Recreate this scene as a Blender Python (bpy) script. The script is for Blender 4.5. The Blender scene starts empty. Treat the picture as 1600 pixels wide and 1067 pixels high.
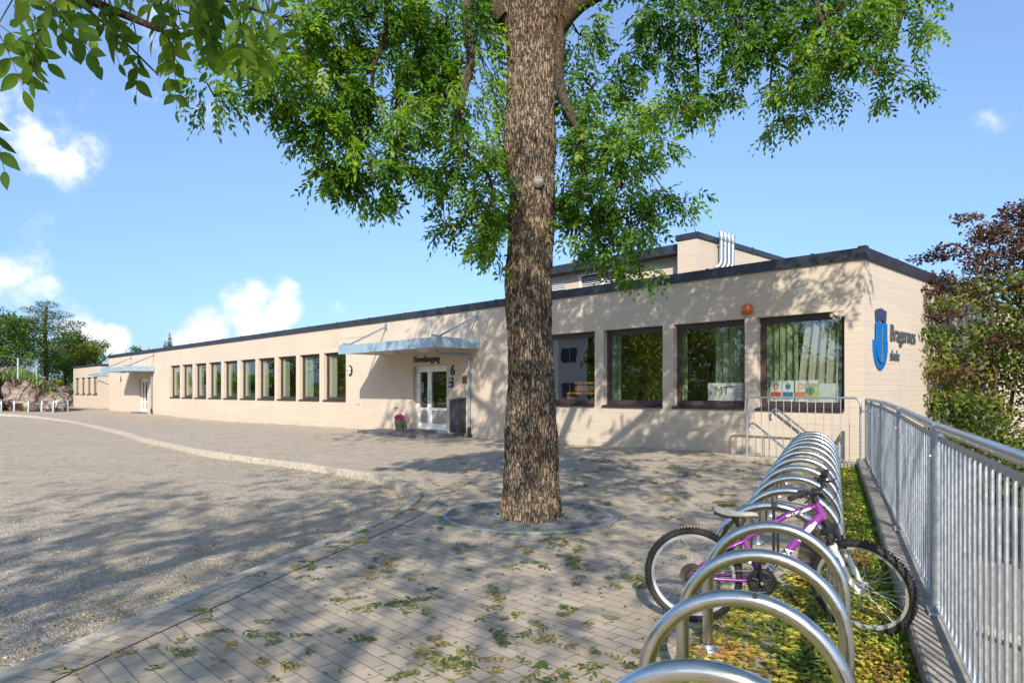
import bpy, math, random
import numpy as np
from mathutils import Vector, Matrix, noise
from mathutils.geometry import delaunay_2d_cdt
R = math.radians
random.seed(7)
rng = np.random.default_rng(7)
S = bpy.context.scene
COL = S.collection

# ------------------------------------------------------------ camera, sky, sun
F, EYE, HZ = 1067.0, 1.48, 611.6
cam = bpy.data.cameras.new('camera'); camo = bpy.data.objects.new('camera', cam)
COL.objects.link(camo); S.camera = camo
cam.sensor_width = 36; cam.lens = F / 1600 * 36
cam.shift_y = (HZ - 533.5) / 1600
cam.clip_start = 0.05; cam.clip_end = 3000
camo.location = (0, 0, EYE); camo.rotation_euler = (R(90), 0, 0)

S.view_settings.view_transform = 'Standard'; S.view_settings.look = 'None'
S.view_settings.gamma = 1; S.view_settings.exposure = 0.52
SUN_DIR = Vector((-0.07, -1.0, 0.62)).normalized()      # towards the sun
el = math.asin(SUN_DIR.z); az = math.atan2(SUN_DIR.x, SUN_DIR.y)
sl = bpy.data.lights.new('sun', 'SUN'); sl.energy = 4.6; sl.angle = R(0.5); sl.color = (1, 0.915, 0.80)
so = bpy.data.objects.new('sun', sl); COL.objects.link(so)
so.rotation_euler = SUN_DIR.to_track_quat('Z', 'Y').to_euler(); so.location = (0, -20, 30)

def pdir(px, py):
    return Vector(((px - 800) / F, 1, (HZ - py) / F)).normalized()

W = bpy.data.worlds.new('World'); S.world = W; W.use_nodes = True
nt = W.node_tree; nt.nodes.clear()
def N(t, ty, **kw):
    n = t.nodes.new(ty)
    for k, v in kw.items():
        if k in n.inputs.keys(): n.inputs[k].default_value = v
        else: setattr(n, k, v)
    return n
def L(t, a, b): t.links.new(a, b)
def mth(t, op, a, b=None, c=None, clamp=False):
    n = t.nodes.new('ShaderNodeMath'); n.operation = op; n.use_clamp = clamp
    for i, v in enumerate((a, b, c)):
        if v is None: continue
        if isinstance(v, (int, float)): n.inputs[i].default_value = v
        else: t.links.new(v, n.inputs[i])
    return n.outputs[0]
def mixc(t, fac, a, b, mode='MIX'):
    n = t.nodes.new('ShaderNodeMix'); n.data_type = 'RGBA'; n.blend_type = mode; n.clamp_factor = True
    for i, v in ((0, fac), (6, a), (7, b)):
        if isinstance(v, (int, float)): n.inputs[i].default_value = v
        elif isinstance(v, (tuple, list)): n.inputs[i].default_value = (*v[:3], 1)
        else: t.links.new(v, n.inputs[i])
    return n.outputs[2]
def sstep(t, v, a, b, lo=0., hi=1.):
    n = t.nodes.new('ShaderNodeMapRange'); n.interpolation_type = 'SMOOTHSTEP'
    L(t, v, n.inputs[0]); n.inputs[1].default_value = a; n.inputs[2].default_value = b
    n.inputs[3].default_value = lo; n.inputs[4].default_value = hi
    return n.outputs[0]
sky = N(nt, 'ShaderNodeTexSky'); sky.sky_type = 'NISHITA'; sky.sun_disc = False
sky.sun_elevation = el; sky.sun_rotation = az
sky.air_density = 1.0; sky.dust_density = 1.2; sky.ozone_density = 2.2; sky.altitude = 50
tc = N(nt, 'ShaderNodeTexCoord')
nz = N(nt, 'ShaderNodeTexNoise', Scale=9.0, Detail=9.0, Roughness=0.58)
L(nt, tc.outputs['Generated'], nz.inputs['Vector'])
nz2 = N(nt, 'ShaderNodeTexNoise', Scale=26.0, Detail=6.0, Roughness=0.6)
L(nt, tc.outputs['Generated'], nz2.inputs['Vector'])
CL = [(385, 494, .068, 1.25), (330, 515, .058, 1.25), (435, 480, .05, 1.1), (405, 465, .04, 1.2), (520, 482, .035, .7), (290, 528, .035, .8),
      (45, 225, .06, .52), (85, 215, .04, .50), (130, 165, .15, .56), (235, 135, .13, .50), (25, 345, .05, .55),
      (45, 375, .055, .6), (30, 440, .07, .8), (125, 518, .04, 1.1), (175, 530, .03, 1.0),
      (1590, 186, .06, .40)]
dens = None
for (px, py, r, s) in CL:
    d = pdir(px, py)
    dt = N(nt, 'ShaderNodeVectorMath', operation='DISTANCE')
    L(nt, tc.outputs['Generated'], dt.inputs[0]); dt.inputs[1].default_value = d
    m = sstep(nt, dt.outputs['Value'], 0, r * 1.25, s, 0)
    dens = m if dens is None else mth(nt, 'MAXIMUM', dens, m)
n1 = mth(nt, 'MULTIPLY', mth(nt, 'SUBTRACT', nz.outputs['Fac'], 0.5), 2.7)
n2 = mth(nt, 'MULTIPLY', mth(nt, 'SUBTRACT', nz2.outputs['Fac'], 0.5), 0.9)
dd = mth(nt, 'ADD', dens, mth(nt, 'MULTIPLY', mth(nt, 'ADD', n1, n2), mth(nt, 'MINIMUM', mth(nt, 'MULTIPLY', dens, 3.0), 1.0)))
mask = mth(nt, 'MULTIPLY', sstep(nt, dd, 0.30, 1.0), 0.93)
shade = sstep(nt, mth(nt, 'ADD', nz.outputs['Fac'], mth(nt, 'MULTIPLY', dd, 0.25)), 0.5, 0.85)
ccol = mixc(nt, shade, (4.3, 5.0, 6.4), (7.4, 7.4, 7.6))
sepd = N(nt, 'ShaderNodeSeparateXYZ'); L(nt, tc.outputs['Generated'], sepd.inputs[0])
tint = mixc(nt, sstep(nt, sepd.outputs['Z'], -.06, .5), (.50, .66, .96), (1.16, 1.20, 1.30))
skyc = mixc(nt, 1.0, sky.outputs[0], tint, 'MULTIPLY')
fin = mixc(nt, mask, skyc, ccol)
bg = N(nt, 'ShaderNodeBackground'); bg.inputs[1].default_value = 0.132
L(nt, fin, bg.inputs[0])
wo = N(nt, 'ShaderNodeOutputWorld'); L(nt, bg.outputs[0], wo.inputs[0])
S.cycles.max_bounces = 8; S.cycles.transparent_max_bounces = 24; S.cycles.caustics_reflective = False

# ------------------------------------------------------------ survey frame of the school building
BC = Vector((6.92, 13.42, 0)); BX = Vector((.6923, -.7216, 0)).normalized(); BY = Vector((-BX.y, BX.x, 0))
BANG = math.atan2(BX.y, BX.x)
def B(x, y, z=0.): return BC + BX * x + BY * y + Vector((0, 0, z))
def toB(X, Y):
    v = Vector((X, Y, 0)) - BC; return v.dot(BX), v.dot(BY)
def fw(px, off=0.):                     # facade x seen along a bearing
    t = (px - 800) / F
    o = BC + BY * off
    return (t * o.y - o.x) / (BX.x - t * BX.y)
def at(px, py, Y): return Vector(((px - 800) / F * Y, Y, EYE + (HZ - py) / F * Y))
def sm(x, a, b):
    t = min(1, max(0, (x - a) / (b - a))); return t * t * (3 - 2 * t)
def hz(X, Y):
    bx, by = toB(X, Y)
    return .085 * sm(X, .8, 4.5) * sm(Y, 2, 8) - .14 * math.exp(-((bx + 34) / 8.5) ** 2) * sm(by, -9, -2)

# ------------------------------------------------------------ materials
MATS = {}
def newmat(name):
    m = bpy.data.materials.new(name); m.use_nodes = True; t = m.node_tree
    return m, t, t.nodes['Principled BSDF']
def pm(name, col, rough=.5, metal=0., spec=.5, nscale=0, nvar=.0, bump=0., bscale=0., coat=0.):
    if name in MATS: return MATS[name]
    m, t, p = newmat(name); MATS[name] = m
    p.inputs['Base Color'].default_value = (*col, 1); p.inputs['Roughness'].default_value = rough
    p.inputs['Metallic'].default_value = metal; p.inputs['Specular IOR Level'].default_value = spec
    p.inputs['Coat Weight'].default_value = coat
    tcn = N(t, 'ShaderNodeTexCoord')
    if nvar:
        n = N(t, 'ShaderNodeTexNoise', Scale=float(nscale), Detail=6.0, Roughness=.62); L(t, tcn.outputs['Object'], n.inputs['Vector'])
        a = tuple(c * (1 - nvar) for c in col); b = tuple(min(1, c * (1 + nvar)) for c in col)
        L(t, mixc(t, sstep(t, n.outputs['Fac'], .3, .7), a, b), p.inputs['Base Color'])
        rr = mth(t, 'ADD', mth(t, 'MULTIPLY', n.outputs['Fac'], .25), rough - .12, clamp=True); L(t, rr, p.inputs['Roughness'])
    if bump:
        n = N(t, 'ShaderNodeTexNoise', Scale=float(bscale), Detail=5.0); L(t, tcn.outputs['Object'], n.inputs['Vector'])
        b = N(t, 'ShaderNodeBump', Strength=bump, Distance=.01); L(t, n.outputs['Fac'], b.inputs['Height']); L(t, b.outputs[0], p.inputs['Normal'])
    return m

def facade_mat():
    m, t, p = newmat('painted_board_concrete')
    tcn = N(t, 'ShaderNodeTexCoord'); sp = N(t, 'ShaderNodeSeparateXYZ'); L(t, tcn.outputs['Object'], sp.inputs[0])
    row = mth(t, 'DIVIDE', sp.outputs['Z'], .115)
    wob = N(t, 'ShaderNodeTexNoise', Scale=.7, Detail=2.0); L(t, tcn.outputs['Object'], wob.inputs['Vector'])
    row = mth(t, 'ADD', row, mth(t, 'MULTIPLY', wob.outputs['Fac'], .12))
    fl = mth(t, 'FLOOR', row); fr = mth(t, 'FRACT', row)
    e = mth(t, 'MINIMUM', fr, mth(t, 'SUBTRACT', 1.0, fr))
    edge = sstep(t, e, 0.0, .085, 1, 0)
    run = mth(t, 'ADD', sp.outputs['X'], sp.outputs['Y'])
    seg = mth(t, 'FLOOR', mth(t, 'DIVIDE', mth(t, 'ADD', run, mth(t, 'MULTIPLY', fl, 1.37)), 3.1))
    cv = N(t, 'ShaderNodeCombineXYZ'); L(t, fl, cv.inputs[0]); L(t, seg, cv.inputs[1])
    wn = N(t, 'ShaderNodeTexWhiteNoise'); L(t, cv.outputs[0], wn.inputs['Vector'])
    mp = N(t, 'ShaderNodeMapping'); mp.inputs['Scale'].default_value = (1.1, 1.1, 9.0); L(t, tcn.outputs['Object'], mp.inputs[0])
    st = N(t, 'ShaderNodeTexNoise', Scale=1.0, Detail=8.0, Roughness=.65); L(t, mp.outputs[0], st.inputs['Vector'])
    big = N(t, 'ShaderNodeTexNoise', Scale=.5, Detail=5.0, Roughness=.6); L(t, tcn.outputs['Object'], big.inputs['Vector'])
    fine = N(t, 'ShaderNodeTexNoise', Scale=70.0, Detail=4.0); L(t, tcn.outputs['Object'], fine.inputs['Vector'])
    lines = mth(t, 'MULTIPLY', edge, sstep(t, st.outputs['Fac'], .53, .62))
    base = mixc(t, wn.outputs['Value'], (.535, .458, .366), (.568, .49, .395))
    base = mixc(t, sstep(t, big.outputs['Fac'], .35, .7, 0, .35), base, (.46, .39, .31))
    low = sstep(t, sp.outputs['Z'], -.15, .55, .42, 0)
    base = mixc(t, mth(t, 'MULTIPLY', low, sstep(t, st.outputs['Fac'], .38, .6)), base, (.40, .35, .25))
    base = mixc(t, mth(t, 'MULTIPLY', lines, .5), base, (.16, .12, .085))
    mv = N(t, 'ShaderNodeMapping'); mv.inputs['Scale'].default_value = (5.5, 5.5, .35); L(t, tcn.outputs['Object'], mv.inputs[0])
    dr = N(t, 'ShaderNodeTexNoise', Scale=1.0, Detail=7.0, Roughness=.7); L(t, mv.outputs[0], dr.inputs['Vector'])
    base = mixc(t, mth(t, 'MULTIPLY', sstep(t, dr.outputs['Fac'], .54, .72, 0, .34), sstep(t, big.outputs['Fac'], .4, .6)), base, (.36, .30, .22))
    base = mixc(t, mth(t, 'MULTIPLY', fine.outputs['Fac'], .14), base, (.36, .30, .23))
    L(t, base, p.inputs['Base Color']); p.inputs['Roughness'].default_value = .82; p.inputs['Specular IOR Level'].default_value = .25
    h = mth(t, 'ADD', mth(t, 'MULTIPLY', wn.outputs['Value'], .5), mth(t, 'MULTIPLY', edge, -.9))
    h = mth(t, 'ADD', h, mth(t, 'ADD', mth(t, 'MULTIPLY', st.outputs['Fac'], .9), mth(t, 'MULTIPLY', fine.outputs['Fac'], .3)))
    b = N(t, 'ShaderNodeBump', Strength=.55, Distance=.006); L(t, h, b.inputs['Height']); L(t, b.outputs[0], p.inputs['Normal'])
    return m
def paver_mat(name, uv=False):
    m, t, p = newmat(name)
    tcn = N(t, 'ShaderNodeTexCoord')
    if uv: vec = N(t, 'ShaderNodeUVMap').outputs[0]
    else:
        mp = N(t, 'ShaderNodeMapping'); mp.inputs['Rotation'].default_value = (0, 0, -BANG); L(t, tcn.outputs['Object'], mp.inputs[0]); vec = mp.outputs[0]
    wob = N(t, 'ShaderNodeTexNoise', Scale=2.2, Detail=2.0); L(t, tcn.outputs['Object'], wob.inputs['Vector'])
    va = N(t, 'ShaderNodeVectorMath', operation='MULTIPLY_ADD'); L(t, wob.outputs['Color'], va.inputs[0]); va.inputs[1].default_value = (.02, .02, 0); L(t, vec, va.inputs[2])
    br = N(t, 'ShaderNodeTexBrick'); br.offset = .5
    for k, v in (('Scale', 1.), ('Mortar Size', .0045), ('Mortar Smooth', .25), ('Bias', 0.), ('Brick Width', .21), ('Row Height', .105)): br.inputs[k].default_value = v
    br.inputs['Color1'].default_value = (.295, .246, .184, 1); br.inputs['Color2'].default_value = (.43, .366, .282, 1); br.inputs['Mortar'].default_value = (.10, .088, .068, 1)
    L(t, va.outputs[0], br.inputs['Vector'])
    sp = N(t, 'ShaderNodeTexNoise', Scale=260.0, Detail=3.0, Roughness=.7); L(t, tcn.outputs['Object'], sp.inputs['Vector'])
    bg_ = N(t, 'ShaderNodeTexNoise', Scale=.9, Detail=8.0, Roughness=.68); L(t, tcn.outputs['Object'], bg_.inputs['Vector'])
    md = N(t, 'ShaderNodeTexNoise', Scale=7.0, Detail=6.0, Roughness=.7); L(t, tcn.outputs['Object'], md.inputs['Vector'])
    c = mixc(t, sstep(t, sp.outputs['Fac'], .35, .7, 0, .5), br.outputs['Color'], (.54, .465, .365))
    c = mixc(t, sstep(t, bg_.outputs['Fac'], .42, .72, 0, .55), c, (.465, .395, .305))
    c = mixc(t, sstep(t, md.outputs['Fac'], .5, .78, 0, .5), c, (.22, .175, .13))
    moss = mth(t, 'MULTIPLY', br.outputs['Fac'], sstep(t, bg_.outputs['Fac'], .52, .66, 0, .5))
    c = mixc(t, moss, c, (.10, .12, .03))
    L(t, c, p.inputs['Base Color']); p.inputs['Roughness'].default_value = .88; p.inputs['Specular IOR Level'].default_value = .25
    h = mth(t, 'ADD', mth(t, 'MULTIPLY', br.outputs['Fac'], -1.0), mth(t, 'MULTIPLY', sp.outputs['Fac'], .3))
    h = mth(t, 'ADD', h, mth(t, 'MULTIPLY', md.outputs['Fac'], .6))
    b = N(t, 'ShaderNodeBump', Strength=.8, Distance=.006); L(t, h, b.inputs['Height']); L(t, b.outputs[0], p.inputs['Normal'])
    return m
def gravel_mat(name, a, b_, c_, dirt, scale=1.):
    m, t, p = newmat(name)
    tcn = N(t, 'ShaderNodeTexCoord')
    v1 = N(t, 'ShaderNodeTexVoronoi', Scale=55.0 * scale); v2 = N(t, 'ShaderNodeTexVoronoi', Scale=120.0 * scale)
    for v in (v1, v2): L(t, tcn.outputs['Object'], v.inputs['Vector'])
    bgn = N(t, 'ShaderNodeTexNoise', Scale=.45, Detail=9.0, Roughness=.7); L(t, tcn.outputs['Object'], bgn.inputs['Vector'])
    md = N(t, 'ShaderNodeTexNoise', Scale=5.0, Detail=8.0, Roughness=.75); L(t, tcn.outputs['Object'], md.inputs['Vector'])
    s1 = N(t, 'ShaderNodeSeparateColor'); L(t, v1.outputs['Color'], s1.inputs[0])
    s2 = N(t, 'ShaderNodeSeparateColor'); L(t, v2.outputs['Color'], s2.inputs[0])
    c = mixc(t, s2.outputs[0], a, b_)
    c = mixc(t, sstep(t, s1.outputs[1], .62, .75), c, c_)
    gap = sstep(t, v2.outputs['Distance'], .35, .8, 0, .7)
    c = mixc(t, gap, c, tuple(x * .45 for x in a))
    c = mixc(t, sstep(t, md.outputs['Fac'], .48, .66, 0, .8), c, dirt)
    c = mixc(t, sstep(t, bgn.outputs['Fac'], .42, .62, 0, .6), c, tuple(x * y for x, y in zip(b_, (.66, .62, .56))))
    L(t, c, p.inputs['Base Color']); p.inputs['Roughness'].default_value = .93; p.inputs['Specular IOR Level'].default_value = .2
    h = mth(t, 'ADD', mth(t, 'MULTIPLY', v1.outputs['Distance'], -1.1), mth(t, 'MULTIPLY', v2.outputs['Distance'], -.7))
    h = mth(t, 'ADD', h, mth(t, 'MULTIPLY', md.outputs['Fac'], 1.5))
    b = N(t, 'ShaderNodeBump', Strength=1.0, Distance=.012); L(t, h, b.inputs['Height']); L(t, b.outputs[0], p.inputs['Normal'])
    return m
def leaf_mat(name, c0, c1, c2=None, trans=.42, rough=.45):
    m, t, p = newmat(name)
    at_ = N(t, 'ShaderNodeAttribute'); at_.attribute_name = 'tint'
    if c2: c = mixc(t, sstep(t, at_.outputs['Fac'], 0, .5), c0, c1); c = mixc(t, sstep(t, at_.outputs['Fac'], .5, 1.), c, c2)
    else: c = mixc(t, at_.outputs['Fac'], c0, c1)
    L(t, c, p.inputs['Base Color']); p.inputs['Roughness'].default_value = rough; p.inputs['Specular IOR Level'].default_value = .4
    tr = N(t, 'ShaderNodeBsdfTranslucent'); L(t, mixc(t, 1., c, (1.5, 1.7, .7), 'MULTIPLY'), tr.inputs[0])
    mx = N(t, 'ShaderNodeMixShader'); mx.inputs[0].default_value = trans
    L(t, p.outputs[0], mx.inputs[1]); L(t, tr.outputs[0], mx.inputs[2])
    L(t, mx.outputs[0], t.nodes['Material Output'].inputs[0])
    return m
def bark_mat(name, dark, light, sc=1., bump=1.):
    m, t, p = newmat(name)
    tcn = N(t, 'ShaderNodeTexCoord')
    mp = N(t, 'ShaderNodeMapping'); mp.inputs['Scale'].default_value = (14 * sc, 14 * sc, 2.9 * sc); L(t, tcn.outputs['Object'], mp.inputs[0])
    n0 = N(t, 'ShaderNodeTexNoise', Scale=3.0, Detail=4.0, Distortion=.6); L(t, mp.outputs[0], n0.inputs['Vector'])
    va = N(t, 'ShaderNodeVectorMath', operation='MULTIPLY_ADD'); L(t, n0.outputs['Color'], va.inputs[0]); va.inputs[1].default_value = (.9, .9, .9); L(t, mp.outputs[0], va.inputs[2])
    v = N(t, 'ShaderNodeTexVoronoi', Scale=2.6); v.feature = 'DISTANCE_TO_EDGE'; L(t, va.outputs[0], v.inputs['Vector'])
    fn = N(t, 'ShaderNodeTexNoise', Scale=16.0, Detail=8.0, Roughness=.7); L(t, mp.outputs[0], fn.inputs['Vector'])
    bgn = N(t, 'ShaderNodeTexNoise', Scale=2.2, Detail=5.0); L(t, tcn.outputs['Object'], bgn.inputs['Vector'])
    ridge = sstep(t, v.outputs['Distance'], 0.0, .16)
    c = mixc(t, mth(t, 'MULTIPLY', ridge, mth(t, 'ADD', mth(t, 'MULTIPLY', fn.outputs['Fac'], 1.5), -.02), clamp=True), dark, light)
    c = mixc(t, sstep(t, bgn.outputs['Fac'], .52, .7, 0, .4), c, tuple(x * .6 for x in light))
    pn = N(t, 'ShaderNodeTexNoise', Scale=1.3, Detail=7.0, Roughness=.7); L(t, tcn.outputs['Object'], pn.inputs['Vector'])
    c = mixc(t, sstep(t, pn.outputs['Fac'], .50, .66, 0, .6), c, (.17, .155, .12)); c = mixc(t, sstep(t, pn.outputs['Fac'], .47, .36, 0, .5), c, (.14, .075, .035))
    L(t, c, p.inputs['Base Color']); p.inputs['Roughness'].default_value = .92; p.inputs['Specular IOR Level'].default_value = .15
    h = mth(t, 'ADD', ridge, mth(t, 'MULTIPLY', fn.outputs['Fac'], .7))
    b = N(t, 'ShaderNodeBump', Strength=bump, Distance=.02); L(t, h, b.inputs['Height']); L(t, b.outputs[0], p.inputs['Normal'])
    return m
def glass_mat(name, k=1.6, base=.05, tint=(.82, .88, .86)):
    m, t, p = newmat(name)
    t.nodes.remove(p)
    tr = N(t, 'ShaderNodeBsdfTransparent'); tr.inputs[0].default_value = (*tint, 1)
    gl = N(t, 'ShaderNodeBsdfGlossy'); gl.inputs['Roughness'].default_value = .004
    ge = N(t, 'ShaderNodeNewGeometry'); dp = N(t, 'ShaderNodeVectorMath', operation='DOT_PRODUCT'); L(t, ge.outputs['Incoming'], dp.inputs[0]); L(t, ge.outputs['Normal'], dp.inputs[1])
    fr = mth(t, 'ADD', mth(t, 'MULTIPLY', mth(t, 'POWER', mth(t, 'SUBTRACT', 1.0, mth(t, 'ABSOLUTE', dp.outputs['Value'])), 5.0), .96), .04)
    n = N(t, 'ShaderNodeTexNoise', Scale=1.1, Detail=2.0); tcn = N(t, 'ShaderNodeTexCoord'); L(t, tcn.outputs['Object'], n.inputs['Vector'])
    b = N(t, 'ShaderNodeBump', Strength=.05, Distance=.05); L(t, n.outputs['Fac'], b.inputs['Height']); L(t, b.outputs[0], gl.inputs['Normal'])
    f = mth(t, 'ADD', mth(t, 'MULTIPLY', fr, k), base, clamp=True)
    mx = N(t, 'ShaderNodeMixShader'); L(t, f, mx.inputs[0]); L(t, tr.outputs[0], mx.inputs[1]); L(t, gl.outputs[0], mx.inputs[2])
    L(t, mx.outputs[0], t.nodes['Material Output'].inputs[0])
    return m
FACADE = facade_mat()
PAVER = paver_mat('concrete_pavers'); PAVERUV = paver_mat('border_pavers', True)
GRAVEL = gravel_mat('yard_gravel', (.40, .34, .255), (.62, .55, .435), (.76, .69, .58), (.26, .19, .12))
SANDY = gravel_mat('sandy_path', (.34, .30, .25), (.46, .41, .35), (.52, .48, .42), (.30, .25, .19))
BARK = bark_mat('ash_bark', (.10, .068, .045), (.48, .37, .26), .95, 1.2)
BARK2 = bark_mat('branch_bark', (.05, .035, .022), (.24, .18, .12), 2.)
PINEBARK = bark_mat('pine_bark', (.10, .045, .02), (.36, .17, .08))
LEAFG = leaf_mat('ash_leaf', (.028, .088, .009), (.095, .20, .013), (.24, .35, .022), .48)
LEAFN = leaf_mat('near_ash_leaf', (.05, .115, .008), (.10, .19, .012), (.19, .28, .02), .5, .6)
LEAFD = leaf_mat('broad_leaf', (.035, .08, .012), (.13, .22, .028), None, .35)
LEAFY = leaf_mat('yellow_green_leaf', (.11, .16, .014), (.26, .30, .03), None, .3)
LEAFP = leaf_mat('pine_needle', (.026, .065, .016), (.085, .14, .028), None, .2)
LEAFR = leaf_mat('hazel_leaf', (.035, .080, .010), (.12, .17, .025), (.24, .18, .045), .35)
LEAFB = leaf_mat('copper_leaf', (.045, .022, .022), (.105, .05, .036), (.17, .115, .05), .35)
LITTER = leaf_mat('fallen_leaf', (.07, .115, .018), (.20, .21, .05), (.30, .20, .06), .12, .75)
BED = leaf_mat('bed_leaf', (.10, .19, .025), (.50, .46, .06), (.30, .14, .035), .15, .6)
GRASSM = leaf_mat('weed_leaf', (.06, .14, .015), (.22, .34, .04), None, .35)
GLASS = glass_mat('window_glass', 2.4, .19, (.95, .98, .96))
DGLASS = glass_mat('door_glass', 1.6, .08)
STEEL = pm('stainless_steel', (.72, .70, .66), .22, 1., nscale=9, nvar=.10, bump=.12, bscale=25)
GALV = pm('galvanised_steel', (.43, .47, .51), .42, .75, nscale=30, nvar=.16)
GALVL = pm('galvanised_rail', (.60, .63, .65), .30, .9, nscale=20, nvar=.10)
BLUEST = pm('canopy_sheet', (.30, .42, .50), .45, .15, nscale=3, nvar=.10)
DARKF = pm('roof_flashing', (.030, .034, .045), .42, .1, nscale=2.5, nvar=.25)
BROWNF = pm('window_paint', (.052, .036, .032), .45, nscale=5, nvar=.15)
SILLM = pm('sill_metal', (.035, .028, .028), .4, .2)
WHITEP = pm('white_paint', (.78, .79, .76), .4, nscale=6, nvar=.04)
CONC = pm('concrete', (.33, .29, .235), .9, nscale=9, nvar=.28, bump=.6, bscale=60)
KERBM = pm('granite_kerb', (.41, .37, .30), .85, nscale=14, nvar=.25, bump=.6, bscale=80)
SLATE = pm('slate', (.13, .135, .135), .7, nscale=7, nvar=.25, bump=.4, bscale=40)
BLACKP = pm('black_plastic', (.018, .018, .02), .45, nscale=20, nvar=.2)
RUBBER = pm('rubber', (.022, .021, .021), .75, nscale=40, nvar=.3)
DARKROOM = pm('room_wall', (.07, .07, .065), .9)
LETTER = pm('letter_metal', (.045, .048, .055), .4, .3)

# ------------------------------------------------------------ mesh helpers
class MB:
    def __init__(s): s.v = []; s.f = []
    def add(s, vs, fs, M=None):
        o = len(s.v)
        s.v += [tuple(M @ Vector(v)) if M else tuple(v) for v in vs]
        s.f += [tuple(i + o for i in f) for f in fs]; return s
    def box(s, x0, x1, y0, y1, z0, z1, M=None):
        v = [(x0, y0, z0), (x1, y0, z0), (x1, y1, z0), (x0, y1, z0), (x0, y0, z1), (x1, y0, z1), (x1, y1, z1), (x0, y1, z1)]
        return s.add(v, [(0, 3, 2, 1), (4, 5, 6, 7), (0, 1, 5, 4), (1, 2, 6, 5), (2, 3, 7, 6), (3, 0, 4, 7)], M)
    def tube(s, pts, r, n=10, caps=True, M=None, flat=1.):
        pts = [Vector(p) for p in pts]; k = len(pts)
        rs = [r] * k if isinstance(r, (int, float)) else list(r)
        T = [(pts[min(i + 1, k - 1)] - pts[max(i - 1, 0)]).normalized() for i in range(k)]
        a = Vector((0, 0, 1)) if abs(T[0].z) < .9 else Vector((1, 0, 0))
        u = T[0].cross(a).normalized(); vs = []
        for i in range(k):
            u = (u - T[i] * u.dot(T[i])).normalized(); w = T[i].cross(u)
            for j in range(n):
                q = 2 * math.pi * j / n
                vs.append(pts[i] + (u * math.cos(q) * flat + w * math.sin(q)) * rs[i])
        fs = [(i * n + j, i * n + (j + 1) % n, (i + 1) * n + (j + 1) % n, (i + 1) * n + j) for i in range(k - 1) for j in range(n)]
        if caps: fs += [tuple(range(n - 1, -1, -1)), tuple((k - 1) * n + j for j in range(n))]
        return s.add(vs, fs, M)
    def lathe(s, prof, n=24, M=None):
        vs = [(r * math.cos(2 * math.pi * j / n), r * math.sin(2 * math.pi * j / n), z) for r, z in prof for j in range(n)]
        k = len(prof)
        fs = [(i * n + j, i * n + (j + 1) % n, (i + 1) * n + (j + 1) % n, (i + 1) * n + j) for i in range(k - 1) for j in range(n)]
        return s.add(vs, fs, M)
    def prism(s, poly, y0, y1, M=None):       # polygon in (x,z), thickness along y
        n = len(poly)
        vs = [(x, y0, z) for x, z in poly] + [(x, y1, z) for x, z in poly]
        fs = [tuple(range(n)), tuple(range(2 * n - 1, n - 1, -1))] + [((i + 1) % n, i, i + n, (i + 1) % n + n) for i in range(n)]
        return s.add(vs, fs, M)
    def build(s, name, mat, parent=None, smooth=False, bev=0.):
        me = bpy.data.meshes.new(name); me.from_pydata(s.v, [], s.f); me.update()
        me.materials.append(mat)
        o = bpy.data.objects.new(name, me); COL.objects.link(o)
        if parent: o.parent = parent
        if smooth:
            me.polygons.foreach_set('use_smooth', [True] * len(me.polygons))
            try: me.set_sharp_from_angle(angle=R(40))
            except Exception: pass
        if bev:
            b = o.modifiers.new('bevel', 'BEVEL'); b.width = bev; b.segments = 2; b.limit_method = 'ANGLE'
        return o
def tag(o, label=None, cat=None, group=None, kind=None):
    if label: o['label'] = label
    if cat: o['category'] = cat
    if group: o['group'] = group
    if kind: o['kind'] = kind
    return o
def thing(name, label, cat, loc=(0, 0, 0), rz=0., group=None):
    o = bpy.data.objects.new(name, None); COL.objects.link(o); o.location = loc; o.rotation_euler = (0, 0, rz)
    o.empty_display_size = .2
    return tag(o, label, cat, group)
def struct(o): o['kind'] = 'structure'; return o
def copytree(o, parent=None):
    c = o.copy(); COL.objects.link(c); c.parent = parent
    for ch in list(o.children): copytree(ch, c)
    return c
def text_mesh(name, s, size, mat, parent, depth=.015, loc=(0, 0, 0), rot=(R(90), 0, 0), sx=1., off=0., sy=1.):
    cu = bpy.data.curves.new(name, 'FONT'); cu.body = s; cu.size = size; cu.extrude = depth / 2; cu.offset = off
    cu.align_x = 'LEFT'; cu.resolution_u = 6
    t = bpy.data.objects.new('tmp', cu); COL.objects.link(t)
    bpy.context.view_layer.update()
    me = bpy.data.meshes.new_from_object(t.evaluated_get(bpy.context.evaluated_depsgraph_get()))
    bpy.data.objects.remove(t); bpy.data.curves.remove(cu)
    me.name = name; me.materials.clear(); me.materials.append(mat)
    o = bpy.data.objects.new(name, me); COL.objects.link(o); o.parent = parent
    o.location = loc; o.rotation_euler = rot; o.scale = (sx, sy, 1)
    return o
def np_mesh(name, V, Fq, mat, tint=None, parent=None, sizes=None):
    """V (n,3), Fq (m,k) polygons of equal size k"""
    me = bpy.data.meshes.new(name); k = Fq.shape[1]
    me.vertices.add(len(V)); me.vertices.foreach_set('co', V.astype(np.float32).ravel())
    me.loops.add(Fq.size); me.loops.foreach_set('vertex_index', Fq.astype(np.int32).ravel())
    me.polygons.add(len(Fq)); me.polygons.foreach_set('loop_start', np.arange(0, Fq.size, k, dtype=np.int32))
    me.polygons.foreach_set('loop_total', np.full(len(Fq), k, dtype=np.int32))
    me.update(calc_edges=True)
    if tint is not None:
        a = me.attributes.new('tint', 'FLOAT', 'POINT'); a.data.foreach_set('value', tint.astype(np.float32))
    me.materials.append(mat)
    o = bpy.data.objects.new(name, me); COL.objects.link(o)
    if parent: o.parent = parent
    return o
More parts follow.
